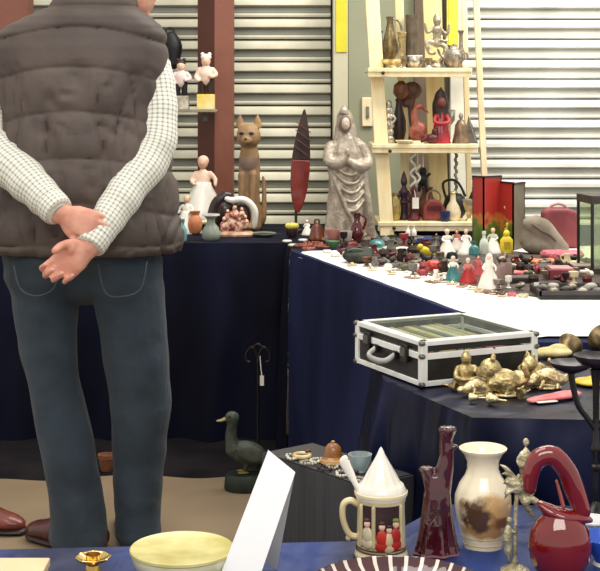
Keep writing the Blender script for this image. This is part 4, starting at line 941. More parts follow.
# dark tray with stones, white card
l = at(568, 297, ZT); k = K(l); t = T('black_tray', 'long black display tray with raised edge', 'tray', l+Vector((.03,.04,0)))
MB(k).box((0,0,2), (84,60,4)).build('tray_base', mat((52,48,50),(36,34,36),20,.6), t, bevel=.001)
for s_ in (-1, 1): MB(k).box((0,s_*29,5.5), (84,2,5)).build('rim', mat((70,66,66)), t); MB(k).box((s_*41,0,5.5), (2,60,5)).build('rim', mat((60,56,56)), t)
tray = l+Vector((.03,.04,0))
sp = [(-32,6),(-20,14),(-12,-8),(-2,10),(8,-6),(18,12),(30,2),(-26,-14),(20,-14),(2,-18),(-38,-4),(34,16)]
for i, (x, y) in enumerate(sp):
    mm = [GREY, mat((196,186,172)), DARKBR, PEWTER][i % 4]; o = MB(k).ell((0,0,0), (5+i % 3,5,3.4), seg=12, rings=8).build('polished_stone', mm)
    for v in o.data.vertices: v.co *= 1+.18*noise.noise(Vector(v.co)*60+Vector((i,0,0)))
    o.location = tray+Vector((x*k, y*k*1.2, 7*k)); tag(o, ['grey','cream','dark brown','pewter coloured'][i % 4]+' polished stone in the black display tray', 'stone', 'stones in the tray: '+['grey','cream','dark brown','pewter'][i % 4])
l = at(536, 292, ZT); k = K(l); t = T('price_card', 'small folded white card before the black tray', 'card', l+Vector((0,-.01,0)))
MB(k).box((0,0,5), (5,.6,10), Matrix.Rotation(-.2,3,'X')).build('front', WHITE, t); MB(k).box((0,2,5), (5,.6,10), Matrix.Rotation(.2,3,'X')).build('back', WHITE, t)
for i, (px, py, w_, m_, lb) in enumerate([(520,282,26,DARKBR,'dark brown flat jewel case left of the black tray'),(508,270,18,mat((120,60,62)),'plum flat jewel case before the yellow figure bottle'),(545,271,30,mat((190,170,160)),'pale grey jewel case behind the black tray'),(585,270,30,mat((74,54,52)),'deep brown jewel case before the lantern')]):
    l = at(px, py, ZT); k = K(l); t = T('jewel_case', lb, 'box', l, random.uniform(-.25,.25), 'flat jewel cases'); MB(k).box((0,0,2.4), (w_,w_*.9,4.8)).build('case_body', m_, t, bevel=.001); MB(k).box((0,0,5.4), (w_*.9,w_*.8,1.2)).build('lid_pad', mat((206,180,170)) if i % 2 else mat((90,80,78)), t, bevel=.001)
# lantern frame on right
l = at(594, 272, ZT); k = K(l); t = T('glass_lantern', 'black framed glass lantern at the right edge', 'lantern', l+Vector((.05,.03,0)), .15)
w2, d2, h2 = 24, 20, 76; LN = mat((74,64,52),(52,44,36),20,.5)
mb = MB(k).box((0,0,2.5), (2*w2+3,2*d2+3,5)); mb.build('base', LN, t, bevel=.001); mb = MB(k).box((0,0,h2-3), (2*w2+3,2*d2+3,8)); mb.build('top', LN, t, bevel=.001)
for x in (-w2, -w2*.45, w2*.3, w2):
    MB(k).box((x,-d2,h2/2), (2.6,2.4,h2-6)).build('front_bar', BLACK, t)
for x in (-w2, w2): MB(k).box((x,d2,h2/2), (2.4,2.4,h2-6)).build('rear_bar', BLACK, t)
MB(k).box((0,-d2,h2/2), (2*w2,.5,h2-8)).build('pane', glass_mat((222,230,210), .2), t); MB(k).box((0,d2,h2/2), (2*w2,.5,h2-8)).build('pane', glass_mat((232,240,220), .2), t)
MB(k).lathe([(6,0),(6,24),(0,25)], 20, (0,0,5)).build('candle', CREAM, t)

# ------------------------------------------------------------------ ledge figurines
def ledge_fig(px, label, h, base_m, trous, top, hat):
    Y = 5.975; l = Vector((xs(px, Y), Y, L.z-.012+.0105)); k = K(l)*h; t = T('ledge_figurine', label, 'figurine', l, 0, 'figurines on the post ledge')
    MB(k).box((0,0,.13), (.30,.26,.26)).build('plinth', base_m, t, bevel=.002)
    mb = MB(k)
    for s_ in (-1,1): mb.tube([(s_*.06,0,.52),(s_*.065,0,.4),(s_*.07,0,.28)], [.065,.06,.05], seg=10)
    mb.build('trousers', trous, t)
    mb = MB(k); mb.tube([(0,0,.48),(0,0,.62),(0,0,.74)], [(.10,.08),(.13,.09),(.07,.06)], seg=14, up=(0,1,0)); mb.tube([(.11,0,.7),(.18,-.04,.6),(.10,-.13,.56)], .04, seg=8); mb.tube([(-.11,0,.7),(-.17,-.02,.56),(-.13,-.08,.5)], .04, seg=8); mb.build('jacket', top, t, remesh=k*.02, iters=1)
    MB(k).ell((0,-.01,.83), (.08,.085,.1)).build('head', FLESH, t)
    mb = MB(k); mb.ell((0,.01,.9), (.095,.09,.06)); mb.ell((-.06,0,.95), .035); mb.ell((.06,0,.95), .035); mb.build('cap', hat, t)
ledge_fig(206, 'white bearded figurine in dark trousers on yellow-white plinth on ledge', 58, mat((240,228,170),(236,206,90),20,.4), DARKBR, mat((240,214,196),(214,180,160),30,.4), PORC)
ledge_fig(181, 'figurine with pink white shirt and black trousers close to the shoulder', 52, mat((214,206,190),(150,140,120),30,.4), BLACK, mat((236,214,208),(220,190,186),30,.4), DARKBR)
# black pouch hung behind the shoulder
p = P(170, 66, 5.9); t = T('black_shoulder_bag', 'black bag hanging behind the shoulder of the man', 'bag', (p.x-.03, 6.2, p.z+.0))
mb = MB(); mb.tube([(.02,0,.01),(.02,0,.09),(.0,0,.14)], [(.022,.03),(.038,.035),(.03,.02)], seg=16); mb.build('bag_body', BLACK, t, remesh=.005); MB().tube([(-.02,0,.13),(-.015,.02,.17),(.015,.02,.17),(.02,0,.13)], .005, seg=8).build('strap', BLACK, t); MB().tube([(0,.0,.172),(0,.22,.172)], .006, seg=8).build('hook', IRON, t)

# ------------------------------------------------------------------ aluminium case
cN = PZ(422, 387, .741); ang = math.atan2(.112, .239)
t = T('aluminium_case', 'aluminium-edged black display case with glass lid and contents', 'case', (cN.x, cN.y, .741), ang)
W, D, Hh = .262, .272, .086; b = .0125
mb = MB()
for (z0, z1) in ((.008,.056),(.066,.079)):
    zc, zh = (z0+z1)/2, z1-z0
    for c_, d_ in (((W/2,.004,zc),(W,.004,zh)),((W/2,D-.004,zc),(W,.004,zh)),((.004,D/2,zc),(.004,D,zh)),((W-.004,D/2,zc),(.004,D,zh))): mb.box(c_, d_)
mb.box((W/2,D/2,.004), (W-.006,D-.006,.006))
mb.build('side_panels', mat((38,38,36),(26,26,26),30,.45), t)
mb = MB()
for z, h in ((.005,.010),(.057,.012),(.082,.009)):
    for c_, d_ in (((W/2,.0015,z),(W,.006,h)),((W/2,D-.0015,z),(W,.006,h)),((.0015,D/2,z),(.006,D,h)),((W-.0015,D/2,z),(.006,D,h))): mb.box(c_, d_)
for x in (0,W):
    for y in (0,D):
        sx, sy = (1 if x == 0 else -1), (1 if y == 0 else -1)
        mb.box((x+sx*.0045,y+sy*.0045,.0415), (.014,.014,.083))
mb.build('frame', ALU, t, bevel=.001)
mb = MB(); fw = .014
for c_, d_ in (((W/2,fw/2,.0865),(W,fw,.003)),((W/2,D-fw/2,.0865),(W,fw,.003)),((fw/2,D/2,.0865),(fw,D,.003)),((W-fw/2,D/2,.0865),(fw,D,.003))): mb.box(c_, d_)
lid = mb.build('lid_frame', ALU, t, bevel=.0008); MB().box((W/2,D/2,.0848), (W-2*fw+.004,D-2*fw+.004,.002)).build('lid_glass', glass_mat((235,240,235), .0, .02, .10), lid)
MB().box((W*.62,.0012,.0625), (.004,.008,.002)).build('lid_seam', BLACK, lid)
for x in (0,W):
    for y in (0,D):
        for z in (.004,.058,.083): MB().ell((x,y,z), (.0072,.0072,.0055)).build('corner_cap', mat((120,118,112),(60,58,56),60,.3,metal=.5), t)
for y in (.06,.215):
    la = MB().box((-.004,y,.055), (.006,.024,.034)).build('latch', IRON, t, bevel=.001); MB().box((-.009,y,.058), (.004,.016,.016)).build('latch_hook', mat((120,118,112),None,20,.3,metal=.6), la)
h_ = MB().tube([(-.004,.10,.046),(-.022,.105,.034),(-.026,.14,.030),(-.022,.175,.034),(-.004,.18,.046)], [(.005,.004),(.006,.005),(.008,.005),(.006,.005),(.005,.004)], seg=10).build('handle', mat((190,188,182),None,20,.4), t)
for y in (.10,.18): MB().box((-.004,y,.045), (.006,.014,.016)).build('handle_mount', BLACK, h_)
MB().box((W/2,D/2,.018), (W-.014,D-.014,.02)).build('inner_tray', mat((70,58,48),(50,40,34),20,.8), t)
def incase(x, y, z): return Matrix.Rotation(ang, 3, 'Z') @ Vector((x, y, z))+Vector((cN.x, cN.y, .741))
cc = [(212,190,146),(190,170,130),(232,220,186),(150,120,84),(224,206,160),(120,110,90),(236,228,206)]
for i in range(9):
    o = MB().box((0,0,0), (.0155,.15+.01*(i % 3),.040)).build('cased_packet', mat(cc[i % 7], None, 30, .5), bevel=.002)
    o.location = incase(.03+i*.019, .17, .052); o.rotation_euler = (0, 0, ang+random.uniform(-.012,.012))
    tag(o, ['tan','straw','cream','brown','buff','grey green','ivory'][i % 7]+' packet standing in the glass-topped case'+(', nearer the right end' if i > 6 else ''), 'packet', 'packets in the glass-topped case')
for i, (x, y, c_) in enumerate([(.05,.05,(150,80,70)),(.11,.05,(170,150,120)),(.222,.07,(168,70,76)),(.222,.17,(140,70,74))]):
    o = MB().box((0,0,0), (.04,.07,.02)).build('cased_box', mat(c_, None, 30, .5), bevel=.002); o.location = incase(x, y, .039); o.rotation_euler = (0, 0, ang+.2*i)
    tag(o, ['brick red','beige','rose red','dull brown'][i]+' small box lying flat inside the glass-topped case', 'box', 'small boxes in the glass-topped case')

# ------------------------------------------------------------------ brass heap
ZC = .7395
def brass_animal(px, py, label, s, rz, kind):
    l = at(px, py, ZC); s *= 1.22; k = K(l)*s; t = T('brass_figure', label, 'brass', l, rz, 'brass ornaments beside the case'); mb = MB(k)
    if kind == 0:   # seated lion-like animal
        mb.ell((0,0,10), (12,8,9)); mb.ell((-9,0,18), (8,7,8)); mb.ell((-15,0,16), (4.5,4,4)); mb.tube([(10,0,8),(17,2,12),(15,0,20)], [3,2.2,2.4], seg=8)
        for x in (-8, 6):
            for y in (-5, 5): mb.tube([(x,y,9),(x-1,y,4),(x-3,y,1.5)], [3.4,2.6,2.6], seg=8)
        for y in (-4,4): mb.ell((-7,y,26), (2,1.6,3))
    elif kind == 1:  # fish / dragon
        mb.tube([(-18,0,4),(-10,3,8),(0,0,11),(10,-3,8),(18,0,10),(22,0,16)], [3,6,7.5,6,3,1.4], seg=12)
        for i in range(5): mb.lathe([(2,0),(0,6)], 8, (-10+i*5,1,13-abs(i-2)))
        mb.ell((-20,0,7), (5,4,4)); mb.tube([(-6,-5,6),(-10,-8,1.5)], 2, seg=8); mb.tube([(8,-5,6),(6,-9,1.5)], 2, seg=8)
    elif kind == 2:  # seated buddha
        mb.ell((0,0,5), (12,9,5)); mb.ell((0,1,13), (7.5,6,8)); mb.ell((0,0,24), (4.6,4.6,5.4)); mb.ell((0,0,29.5), 2.2); mb.tube([(-7,0,17),(-10,-5,10),(-1,-9,8)], 2.4, seg=8); mb.tube([(7,0,17),(10,-5,10),(1,-9,8)], 2.4, seg=8)
    mb.build('figure_body', BRASS if kind != 1 else BRASS2, t, remesh=.0022, iters=1)
    MB(k).lathe([(11,0),(11.5,.8),(10,2),(0,2.1)], 20, sx=1.1, sy=.75).build('base', BRASS2, t)
    return t
brass_animal(466, 388, 'brass seated buddha nearest the case corner', 1.0, .2, 2)
brass_animal(478, 395, 'brass lizard-like dragon at the left of the heap', .75, .3, 1)
brass_animal(503, 395, 'large brass lion in the middle of the heap', 1.15, -.2, 0)
brass_animal(519, 388, 'brass dragon behind the large lion', .8, -.5, 1)
brass_animal(537, 382, 'brass lion close to the case right corner', .85, .5, 0)
brass_animal(548, 388, 'brass dragon right of the smaller lion', .9, .1, 1)
brass_animal(527, 377, 'small brass buddha against the case side', .7, -.1, 2)
def small_bell(px, py, label, s, rot, m_=BRASS):
    l = at(px, py, ZC); k = K(l)*s; t = T('brass_bell', label, 'bell', l+Vector((0,0,5.5*k)), 0, 'small brass bells'); R = Euler(rot).to_matrix()
    MB(k).lathe([(6,0),(5.6,1),(4.2,5),(3.4,9),(1.5,11),(0,11.3),(0,10.5),(3,8.4),(3.8,5),(5.2,1),(6,0)], 20, rot=R).build('bell_cup', m_, t, sm=60); MB(k).tube([R @ Vector((0,0,11)), R @ Vector((0,0,20))], 1.1, seg=8).build('handle', m_, t)
small_bell(456, 391, 'tiny brass bell lying at the left end of the heap', .75, (0,1.5,2.6))
small_bell(470, 402, 'tiny brass bell lying at the front cloth edge', .8, (0,1.5,-.4), BRASS2)
small_bell(489, 404, 'brass bell lying before the large lion', 1.0, (0,1.55,-.7), BRASS2)
small_bell(520, 399, 'brass bell lying near the red napkin', .9, (0,1.5,.8))
small_bell(545, 375, 'brass bell lying by the case corner cap', .8, (0,1.5,.3), BRASS2)
# flat yellow things and the big bells behind
def bigbell(px, py, label, s, rot):
    l = at(px, py, .751 if py < 345 else ZC); k = K(l)*s; t = T('large_brass_bell', label, 'bell', l+Vector((0,0,10.5*k)), 0, 'large brass bells'); R = Euler(rot).to_matrix()
    MB(k).lathe([(14,0),(13,2),(10.5,8),(9.5,16),(6,21),(0,22.5),(0,21.5),(5.5,20),(8.6,16),(9.7,8),(12.2,2),(14,0)], 30, (0,0,0), rot=R).build('bell_cup', mat((168,146,104),(96,80,56),40,.35,metal=.7), t, sm=60)
    MB(k).tube([R @ Vector((-3,0,21)), R @ Vector((-3,0,27)), R @ Vector((3,0,27)), R @ Vector((3,0,21))], 1.2, seg=8).build('loop', BRASS, t)
    MB(k).ell(R @ Vector((0,0,5)), 2.6).build('clapper', IRON, t)
bigbell(571, 353, 'large tarnished bell lying on its side behind the candelabrum', .9, (math.radians(118), 0, math.radians(-35)))
bigbell(600, 348, 'large pale brass bell at the right edge behind the candelabrum', 1.0, (math.radians(105), 0, math.radians(20)))
l = at(553, 357, ZC); k = K(l); t = T('gold_cushion', 'pale gold cloth bundle below the tarnished bell', 'cloth', l)
mb = MB(k); mb.ell((0,0,5), (20,14,5)); mb.ell((6,2,8), (10,9,5)); mb.ell((-12,-2,4), (12,9,4)); mb.build('cloth_body', mat((226,214,158),(196,176,110),30,.6,bump=.6,bscale=40), t, remesh=.003)
l = at(592, 384, ZC); k = K(l); t = T('yellow_cloth', 'bright yellow cloth behind the candelabrum stem', 'cloth', l)
mb = MB(k); mb.ell((0,0,2.5), (20,20,3)); mb.ell((6,4,4.5), (12,10,3)); mb.build('cloth_body', mat((232,206,70),(204,170,40),20,.6,bump=.5,bscale=30), t, remesh=.003)
l = at(553, 401, ZC); k = K(l); t = T('red_napkin', 'crumpled red and pink napkin on the front cloth edge', 'napkin', l, .25)
mb = MB(k); mb.tube([(-26,-3,2),(-12,3,2.5),(4,4,3),(20,12,3),(34,20,3)], [(6,2),(8,2.5),(10,3),(12,3),(9,2)], seg=14, up=(0,0,1), disp=lambda a, t_: 1+.3*noise.noise((math.cos(a)*2, math.sin(a)*2, t_*12))); mb.tube([(-20,0,4),(0,2,6),(20,12,6)], 2, seg=8)
mb.build('napkin_body', mat((196,60,76),(226,150,150),16,.7,contrast=.2), t, remesh=.0025)
MB(k).box((-10,-8,1.5), (22,5,1), Matrix.Rotation(.1,3,'Z')).build('white_hem', WHITE, t, bevel=.0005)

# ------------------------------------------------------------------ box with dark ribbed cover behind the stein
ZB = .6
b0 = PZ(262, 453, ZB); b1 = PZ(362, 487, ZB); dv = (b1-b0); Lb = dv.length; ab = math.atan2(dv.y, dv.x)
t = T('covered_crate', 'tall crate under a ribbed charcoal cover behind the stein', 'crate', (b0.x, b0.y, 0), ab)
mb = MB(); n = 90; vs = []; fs = []
for i in range(n+1):
    x = Lb*i/n; w = .0025*math.sin(i*1.4)+.002*math.sin(i*.53)
    vs += [(x, -.002+w, 0), (x, -.001+w*.7, .3), (x, 0, ZB-.003), (x, .004, ZB), (x, .125, ZB), (x, .125, 0)]
for i in range(n):
    for j in range(5): fs.append((i*6+j+6, i*6+j+7, i*6+j+1, i*6+j))
fs += [(0,1,2,3,4,5)[::1], tuple(n*6+j for j in (5,4,3,2,1,0))]
mb.add(vs, fs); mb.build('cover', mat((52,50,54),(40,38,42),20,.85,bump=.3,bscale=30,stretch=(1,1,.1)), t, sm=60)
MB().box((Lb/2,.0625,ZB+.001), (Lb-.01,.12,.002)).build('top_board', mat((44,42,46)), t)
for i in range(9):
    u = .30+.66*i/8; px = 262+100*u; py = 453+34*u-5-(i % 2)*5
    beads('black and white bead strand on the charcoal crate', px, py, 6, [mat((226,222,210)), mat((60,54,52)), mat((190,180,160))][i % 3], 14, 'bead strands on the crate', ZB+.003, 1.5)
l = PZ(333, 463, ZB+.003); k = K(l); t = T('wooden_bell', 'honey brown turned wooden dome on the charcoal crate', 'carving', l)
MB(k).lathe([(11,0),(12,1.5),(11.6,5),(9,7),(8.6,12),(7.6,16),(5,19),(2.5,20),(2,22),(0,22.6)], 28).build('dome', mat((176,118,62),(130,78,36),20,.3,coat=.4), t); MB(k).lathe([(12,0),(12.8,1),(12.4,4.5),(11,5.2)], 28).build('rim', mat((214,170,110)), t)
l = PZ(302, 458, ZB+.003); k = K(l); t = T('bracelet', 'cream and gold bangle at the end of the crate', 'bracelet', l)
MB(k).tube([(8*math.cos(a*PI/6), 8*math.sin(a*PI/6), 2.6) for a in range(13)], 2.2, seg=10, sub=2, cap=False).build('band', mat((226,210,160),(190,160,100),40,.3), t); MB(k).ell((6,6,5.4), (3,3,2)).build('stone', BROWN, t)
l = PZ(362, 470, ZB+.003); k = K(l); t = lathe = None
l = PZ(360, 472, ZB+.003); k = K(l); t = T('glass_bowl', 'small clear glass bowl behind the stein lid', 'bowl', l)
MB(k).lathe([(5,0),(6,1),(11,12),(12,18),(11.4,18),(10,12),(4,2),(0,2)], 28).build('body', glass_mat((225,235,235), .25), t)

# ------------------------------------------------------------------ duck, iron stand, floor bits
l = PZ(246, 489, 0); k = K(l); t = T('duck_statue', 'dark green duck statue standing on the floor', 'statue', l, .15)
DG = mat((74,82,68),(46,54,46),24,.55,bump=.4,bscale=60)
MB(k).lathe([(21,0),(22,3),(21,14),(19,16),(0,17)], 26, sy=.8).build('base', mat((44,54,44),(28,36,30),20,.6), t)
mb = MB(k); mb.ell((2,0,36), (19,11,12), Matrix.Rotation(.28,3,'Y')); mb.tube([(-12,0,40),(-15,0,52),(-14,0,64),(-13,0,70)], [9,6,5.4,6], seg=14); mb.ell((-14,0,72), (7.5,6.5,6.5)); mb.tube([(16,0,32),(26,0,27),(32,0,26)], [7,4.5,1.5], seg=10, flat=.6)
for y in (-4, 4): mb.tube([(0,y,28),(-1,y,20),(-2,y,16.5)], [3,1.8,2], seg=8)
du = mb.build('duck_body', DG, t, remesh=.004)
MB(k).tube([(-20,0,71),(-25,0,69.5),(-29,0,69)], [(2.6,2.2),(2.8,1.4),(2,.9)], seg=10, up=(0,0,1)).build('bill', mat((176,160,110)), t)
for s_ in (-1, 1):
    MB(k).ell((5,s_*9.5,37), (15,3,8), Matrix.Rotation(.32,3,'Y')).build('wing', mat((84,90,80),(58,64,56),30,.6), t); MB(k).ell((-17,s_*5.6,74), 1.2).build('eye', BLACK, t)
    MB(k).ell((-3,s_*4.5,17.6), (6,3.4,1.3)).build('foot', mat((150,140,60)), t)
l = PZ(258, 468, 0); k = K(l); t = T('iron_hook_stand', 'thin black iron stand with curled hooks and white tag', 'stand', l)
MB(k).tube([(0,0,2),(0,0,60),(0,0,110)], 1.4, seg=8).build('pole', IRON, t)
for a in range(3): MB(k).tube([(0,0,8),(9*math.cos(a*2.1+.4),9*math.sin(a*2.1+.4),4),(15*math.cos(a*2.1+.4),15*math.sin(a*2.1+.4),1)], 1.2, seg=8).build('foot', IRON, t)
for s_ in (-1, 1): MB(k).tube([(0,0,110),(s_*5,0,121),(s_*11,0,116),(s_*12,0,108),(s_*8,0,106)], 1.3, seg=8).build('hook', IRON, t)
MB(k).tube([(-7,0,119),(0,0,124),(7,0,119)], 1.2, seg=8).build('crossbar', IRON, t)
tg = MB(k).box((4,-3,88), (4,.6,10)).build('price_tag', WHITE, t); MB(k).tube([(4,-3,93),(3,-2,100),(2,0,112)], .5, seg=6).build('string', WHITE, tg)
l = PZ(5, 533, 0); t = T('leather_shoe', 'reddish brown leather shoe toe on the floor at frame edge', 'shoe', (l.x-.05, l.y+.02, 0), 1.3)
mb = MB(); mb.tube([(0,.1,.045),(0,.02,.045),(0,-.06,.034),(0,-.1,.028)], [(.04,.04),(.045,.036),(.042,.026),(.028,.018)], seg=16, up=(0,0,1)); mb.build('upper', mat((140,70,56),(104,46,38),20,.35,coat=.3), t, remesh=.005); MB().tube([(0,.14,.01),(0,.02,.01),(0,-.06,.01),(0,-.115,.01)], [(.035,.01),(.046,.01),(.046,.01),(.03,.01)], seg=16, up=(0,0,1)).build('sole', DARKBR, t)
l = PZ(108, 470, 0); k = K(l); t = T('terracotta_pot', 'small orange brown pot on the floor between the legs', 'pot', (l.x, l.y-.03, 0))
MB(k).lathe([(5,0),(6,1),(8,14),(9,14.5),(9,18),(7.6,18),(6.6,14),(0,4)], 22).build('body', mat((156,104,74),(120,74,50),20,.7), t)

# ------------------------------------------------------------------ foreground goods on low table
ZN = .621
# stein
l = PZ(381, 556, ZN); k = K(l)*.96; t = T('beer_stein', 'lidded cream stoneware beer stein with painted relief', 'stein', l)
MB(k).lathe([(27,0),(28,1.5),(27.5,5),(26,7),(25.5,9),(25,40),(24.6,56),(25.6,59),(25.6,62),(23.6,62),(22.5,58),(22.5,12),(0,10)], 48).build('body', mat((226,214,178),(204,188,146),14,.3,coat=.4,bump=.15,bscale=60), t, sm=45)
for z in (9,12): MB(k).lathe([(25.6,z-.8),(26.6,z-.3),(26.6,z+.6),(25.6,z+1)], 48).build('band', mat((96,66,44)), t)
def patch(a0, a1, z0, z1, r, m_, nm, th=.9, par=None, n=14):
    mb = MB(k); vs = []; fs = []
    for i in range(n+1):
        a = a0+(a1-a0)*i/n
        for rr in (r, r+th):
            for z in (z0, z1): vs.append((rr*math.sin(a), -rr*math.cos(a), z))
    for i in range(n):
        o = i*4; q = o+4
        fs += [(o+2, q+2, q+3, o+3), (o+3, q+3, q+1, o+1), (o, q, q+2, o+2)]
    fs += [(0,2,3,1), (n*4+1,n*4+3,n*4+2,n*4)]
    mb.add(vs, fs); return mb.build(nm, m_, par or t)
DKP = mat((64,40,40),(40,24,28),30,.4)
rl = patch(-.30,.78,26,58,24.8,DKP,'painted_panel'); patch(-.88,-.42,34,58,24.8,DKP,'painted_panel')
def on(a, z, r=26): return (r*math.sin(a), -r*math.cos(a), z)
for a, z, s_, c1 in ((-.02,26,1,(196,50,40)),(.26,24,.9,(214,190,150)),(.55,27,1.05,(196,46,40)),(-.62,28,1,(226,210,176))):
    fm = mat(c1, None, 40, .4); fg = MB(k).ell(on(a, z), (6*s_,2.6,9*s_), Matrix.Rotation(a,3,'Z')).ell(on(a, z-8, 26), (7*s_,2.2,6*s_), Matrix.Rotation(a,3,'Z')).build('relief_figure', fm, t)
    MB(k).ell(on(a, z+12*s_, 26.4), (3.4*s_,2.4,4*s_)).build('face', FLESH, fg); MB(k).ell(on(a, z+16*s_, 26.4), (4*s_,2.6,2.4*s_)).build('hat', mat((120,140,70)) if z % 2 else DKP, fg)
for a in (-.36, .84, -.96): MB(k).tube([on(a,16,25.6), on(a,40,25.6), on(a,57,25.6)], 2.2, seg=10).build('relief_column', mat((222,206,160)), t)
MB(k).tube([on(-.3,17,26), on(.1,20,26.4), on(.4,16,26.4), on(.75,19,26)], 1.4, seg=8).build('relief_garland', mat((190,150,90)), t)
MB(k).tube([(-24,0,54),(-32,0,58),(-39,0,54),(-40,0,42),(-37,0,30),(-32,0,22),(-25,0,20)], [(3.4,4.5),(3.4,4.8),(3.4,5),(3.2,5),(3.2,4.6),(3.4,4.6),(3.4,4.6)], seg=14, up=(0,1,0)).build('handle', mat((228,212,170),(206,186,140),14,.3,coat=.4), t)
MB(k).ell((-34,0,19), (3,4,3.5)).build('handle_curl', mat((228,212,170)), t)
ld = MB(k).lathe([(0,61),(26,61.5),(27,64),(27,69),(25,72),(24,74),(22,75),(20,78),(15,86),(9,97),(4.5,105),(3.5,108),(1.6,112),(0,114)], 44, flute=lambda a, z: 1+((.05*math.sin(a*12)+.05*math.sin(z*1.1)) if 74 < z < 106 else 0)).build('lid', PORC, t, sm=45)
MB(k).lathe([(26.8,64.5),(27.8,65.2),(27.8,68),(26.8,68.8)], 44).build('lid_band', CREAM, ld)
MB(k).tube([(-22,0,66),(-27,0,76),(-33,0,88),(-38,0,98),(-37,0,103)], [(2.6,2.2),(3,2.4),(4.5,2.2),(5.4,2.4),(3,2)], seg=12, up=(0,1,0)).build('thumb_lift', PORC, ld)
# branch vase
l = PZ(437, 553, ZN); k = K(l)*.88; t = T('branching_glass_vase', 'dark ruby glass vase pulled into two branching fingers', 'vase', l)
flu = lambda a, z: 1+.09*math.sin(a*8+z*.02)*max(0, 1-z/70)
mb = MB(k); mb.lathe([(25,0),(26,2),(23,10),(19.5,30),(17,50),(15.5,65),(13,78),(9,88),(0,90)], 48, flute=flu, sx=1, sy=.8)
mb.tube([(4,0,70),(8,0,92),(11,0,112),(10,0,128),(12,0,138)], [(12,10),(10.5,8),(8.5,7),(7.5,6.5),(9,7)], seg=18, up=(0,1,0)); mb.tube([(-4,0,66),(-8,0,80),(-11,0,92)], [9,7.5,7], seg=16)
for i in range(6): a = i*PI/3; mb.ell((12+7*math.cos(a), 5*math.sin(a), 140), (3.6,3.4,4.4))
for i in range(6): a = i*PI/3; mb.ell((-12+5.5*math.cos(a), 4.5*math.sin(a), 95), (3,3,3.8))
mb.tube([(16,-3,120),(22,-3,122)], [3.6,2.6], seg=8)
for q in range(5): x = -14+q*7; mb.tube([(x*1.5,-15-abs(2-q)*-2,4),(x*1.0,-13+abs(2-q),40),(x*.7+3,-9+abs(2-q),74)], 1.5, seg=8)
mb.build('vase_body', RUBYDARK, t, remesh=.0022, iters=2)
MB(k).lathe([(25,0),(26.5,1),(26,3),(22,4)], 44, sy=.8, flute=lambda a, z: 1+.08*math.sin(a*8)).build('foot_rim', glass_mat((220,160,170), .3), t)
# painted vase
def vase_mat():
    m = bpy.data.materials.new('painted_porcelain'); m.use_nodes = True; nt = m.node_tree; b = nt.nodes['Principled BSDF']; b.inputs['Roughness'].default_value = .18; b.inputs['Coat Weight'].default_value = .6
    tc = nt.nodes.new('ShaderNodeTexCoord')
    def ellm(cx, cy, cz, sx, sy, sz):
        mp = nt.nodes.new('ShaderNodeMapping'); mp.vector_type = 'POINT'
        mp.inputs['Location'].default_value = (-cx/sx, -cy/sy, -cz/sz); mp.inputs['Scale'].default_value = (1/sx, 1/sy, 1/sz)
        nt.links.new(tc.outputs['Object'], mp.inputs[0]); n = nt.nodes.new('ShaderNodeTexNoise'); n.inputs['Scale'].default_value = 60; n.inputs['Detail'].default_value = 5
        nt.links.new(tc.outputs['Object'], n.inputs['Vector'])
        ln = nt.nodes.new('ShaderNodeVectorMath'); ln.operation = 'LENGTH'; nt.links.new(mp.outputs[0], ln.inputs[0])
        ad = nt.nodes.new('ShaderNodeMath'); ad.operation = 'MULTIPLY_ADD'; ad.inputs[1].default_value = 1.1; nt.links.new(n.outputs['Fac'], ad.inputs[0]); nt.links.new(ln.outputs['Value'], ad.inputs[2])
        r = nt.nodes.new('ShaderNodeMapRange'); r.inputs['From Min'].default_value = 1.25; r.inputs['From Max'].default_value = 1.65; r.inputs['To Min'].default_value = 1; r.inputs['To Max'].default_value = 0
        nt.links.new(ad.outputs[0], r.inputs['Value']); return r
    base = (*lin((250,238,208)), 1); prev = None
    for (cx,cy,cz,sx,sy,sz,cl) in ((.010,-.03,.062,.046,.05,.028,(222,182,124)),(-.002,-.035,.036,.042,.05,.016,(186,146,92)),(-.014,-.035,.058,.025,.04,.027,(88,60,38)),(.026,-.03,.046,.018,.04,.010,(136,90,52))):
        e = ellm(cx,cy,cz,sx,sy,sz); mx = nt.nodes.new('ShaderNodeMix'); mx.data_type = 'RGBA'
        nt.links.new(e.outputs[0], mx.inputs[0]); mx.inputs[7].default_value = (*lin(cl), 1)
        if prev is None: mx.inputs[6].default_value = base
        else: nt.links.new(prev.outputs[2], mx.inputs[6])
        prev = mx
    nt.links.new(prev.outputs[2], b.inputs['Base Color']); return m
l = PZ(483, 548, ZN); k = K(l)*.95; t = T('painted_vase', 'cream porcelain vase painted with a brown landscape', 'vase', l)
MB(k).lathe([(19,0),(20,1.5),(20,5),(21,9),(24,18),(28,32),(30,46),(29.5,56),(25,68),(19,77),(16.5,84),(17,92),(21,100),(25,104),(25.2,105.5),(24,106),(20,101),(15.6,92),(15,84),(17.5,76),(24,66),(28,54),(0,20)], 56).build('body', vase_mat(), t, sm=60)
for z, r in ((7,20.9),(15,23.3)): MB(k).lathe([(r-.3,z-.5),(r+.4,z),(r-.1,z+.7)], 56).build('gilt_line', mat((206,176,110)), t)
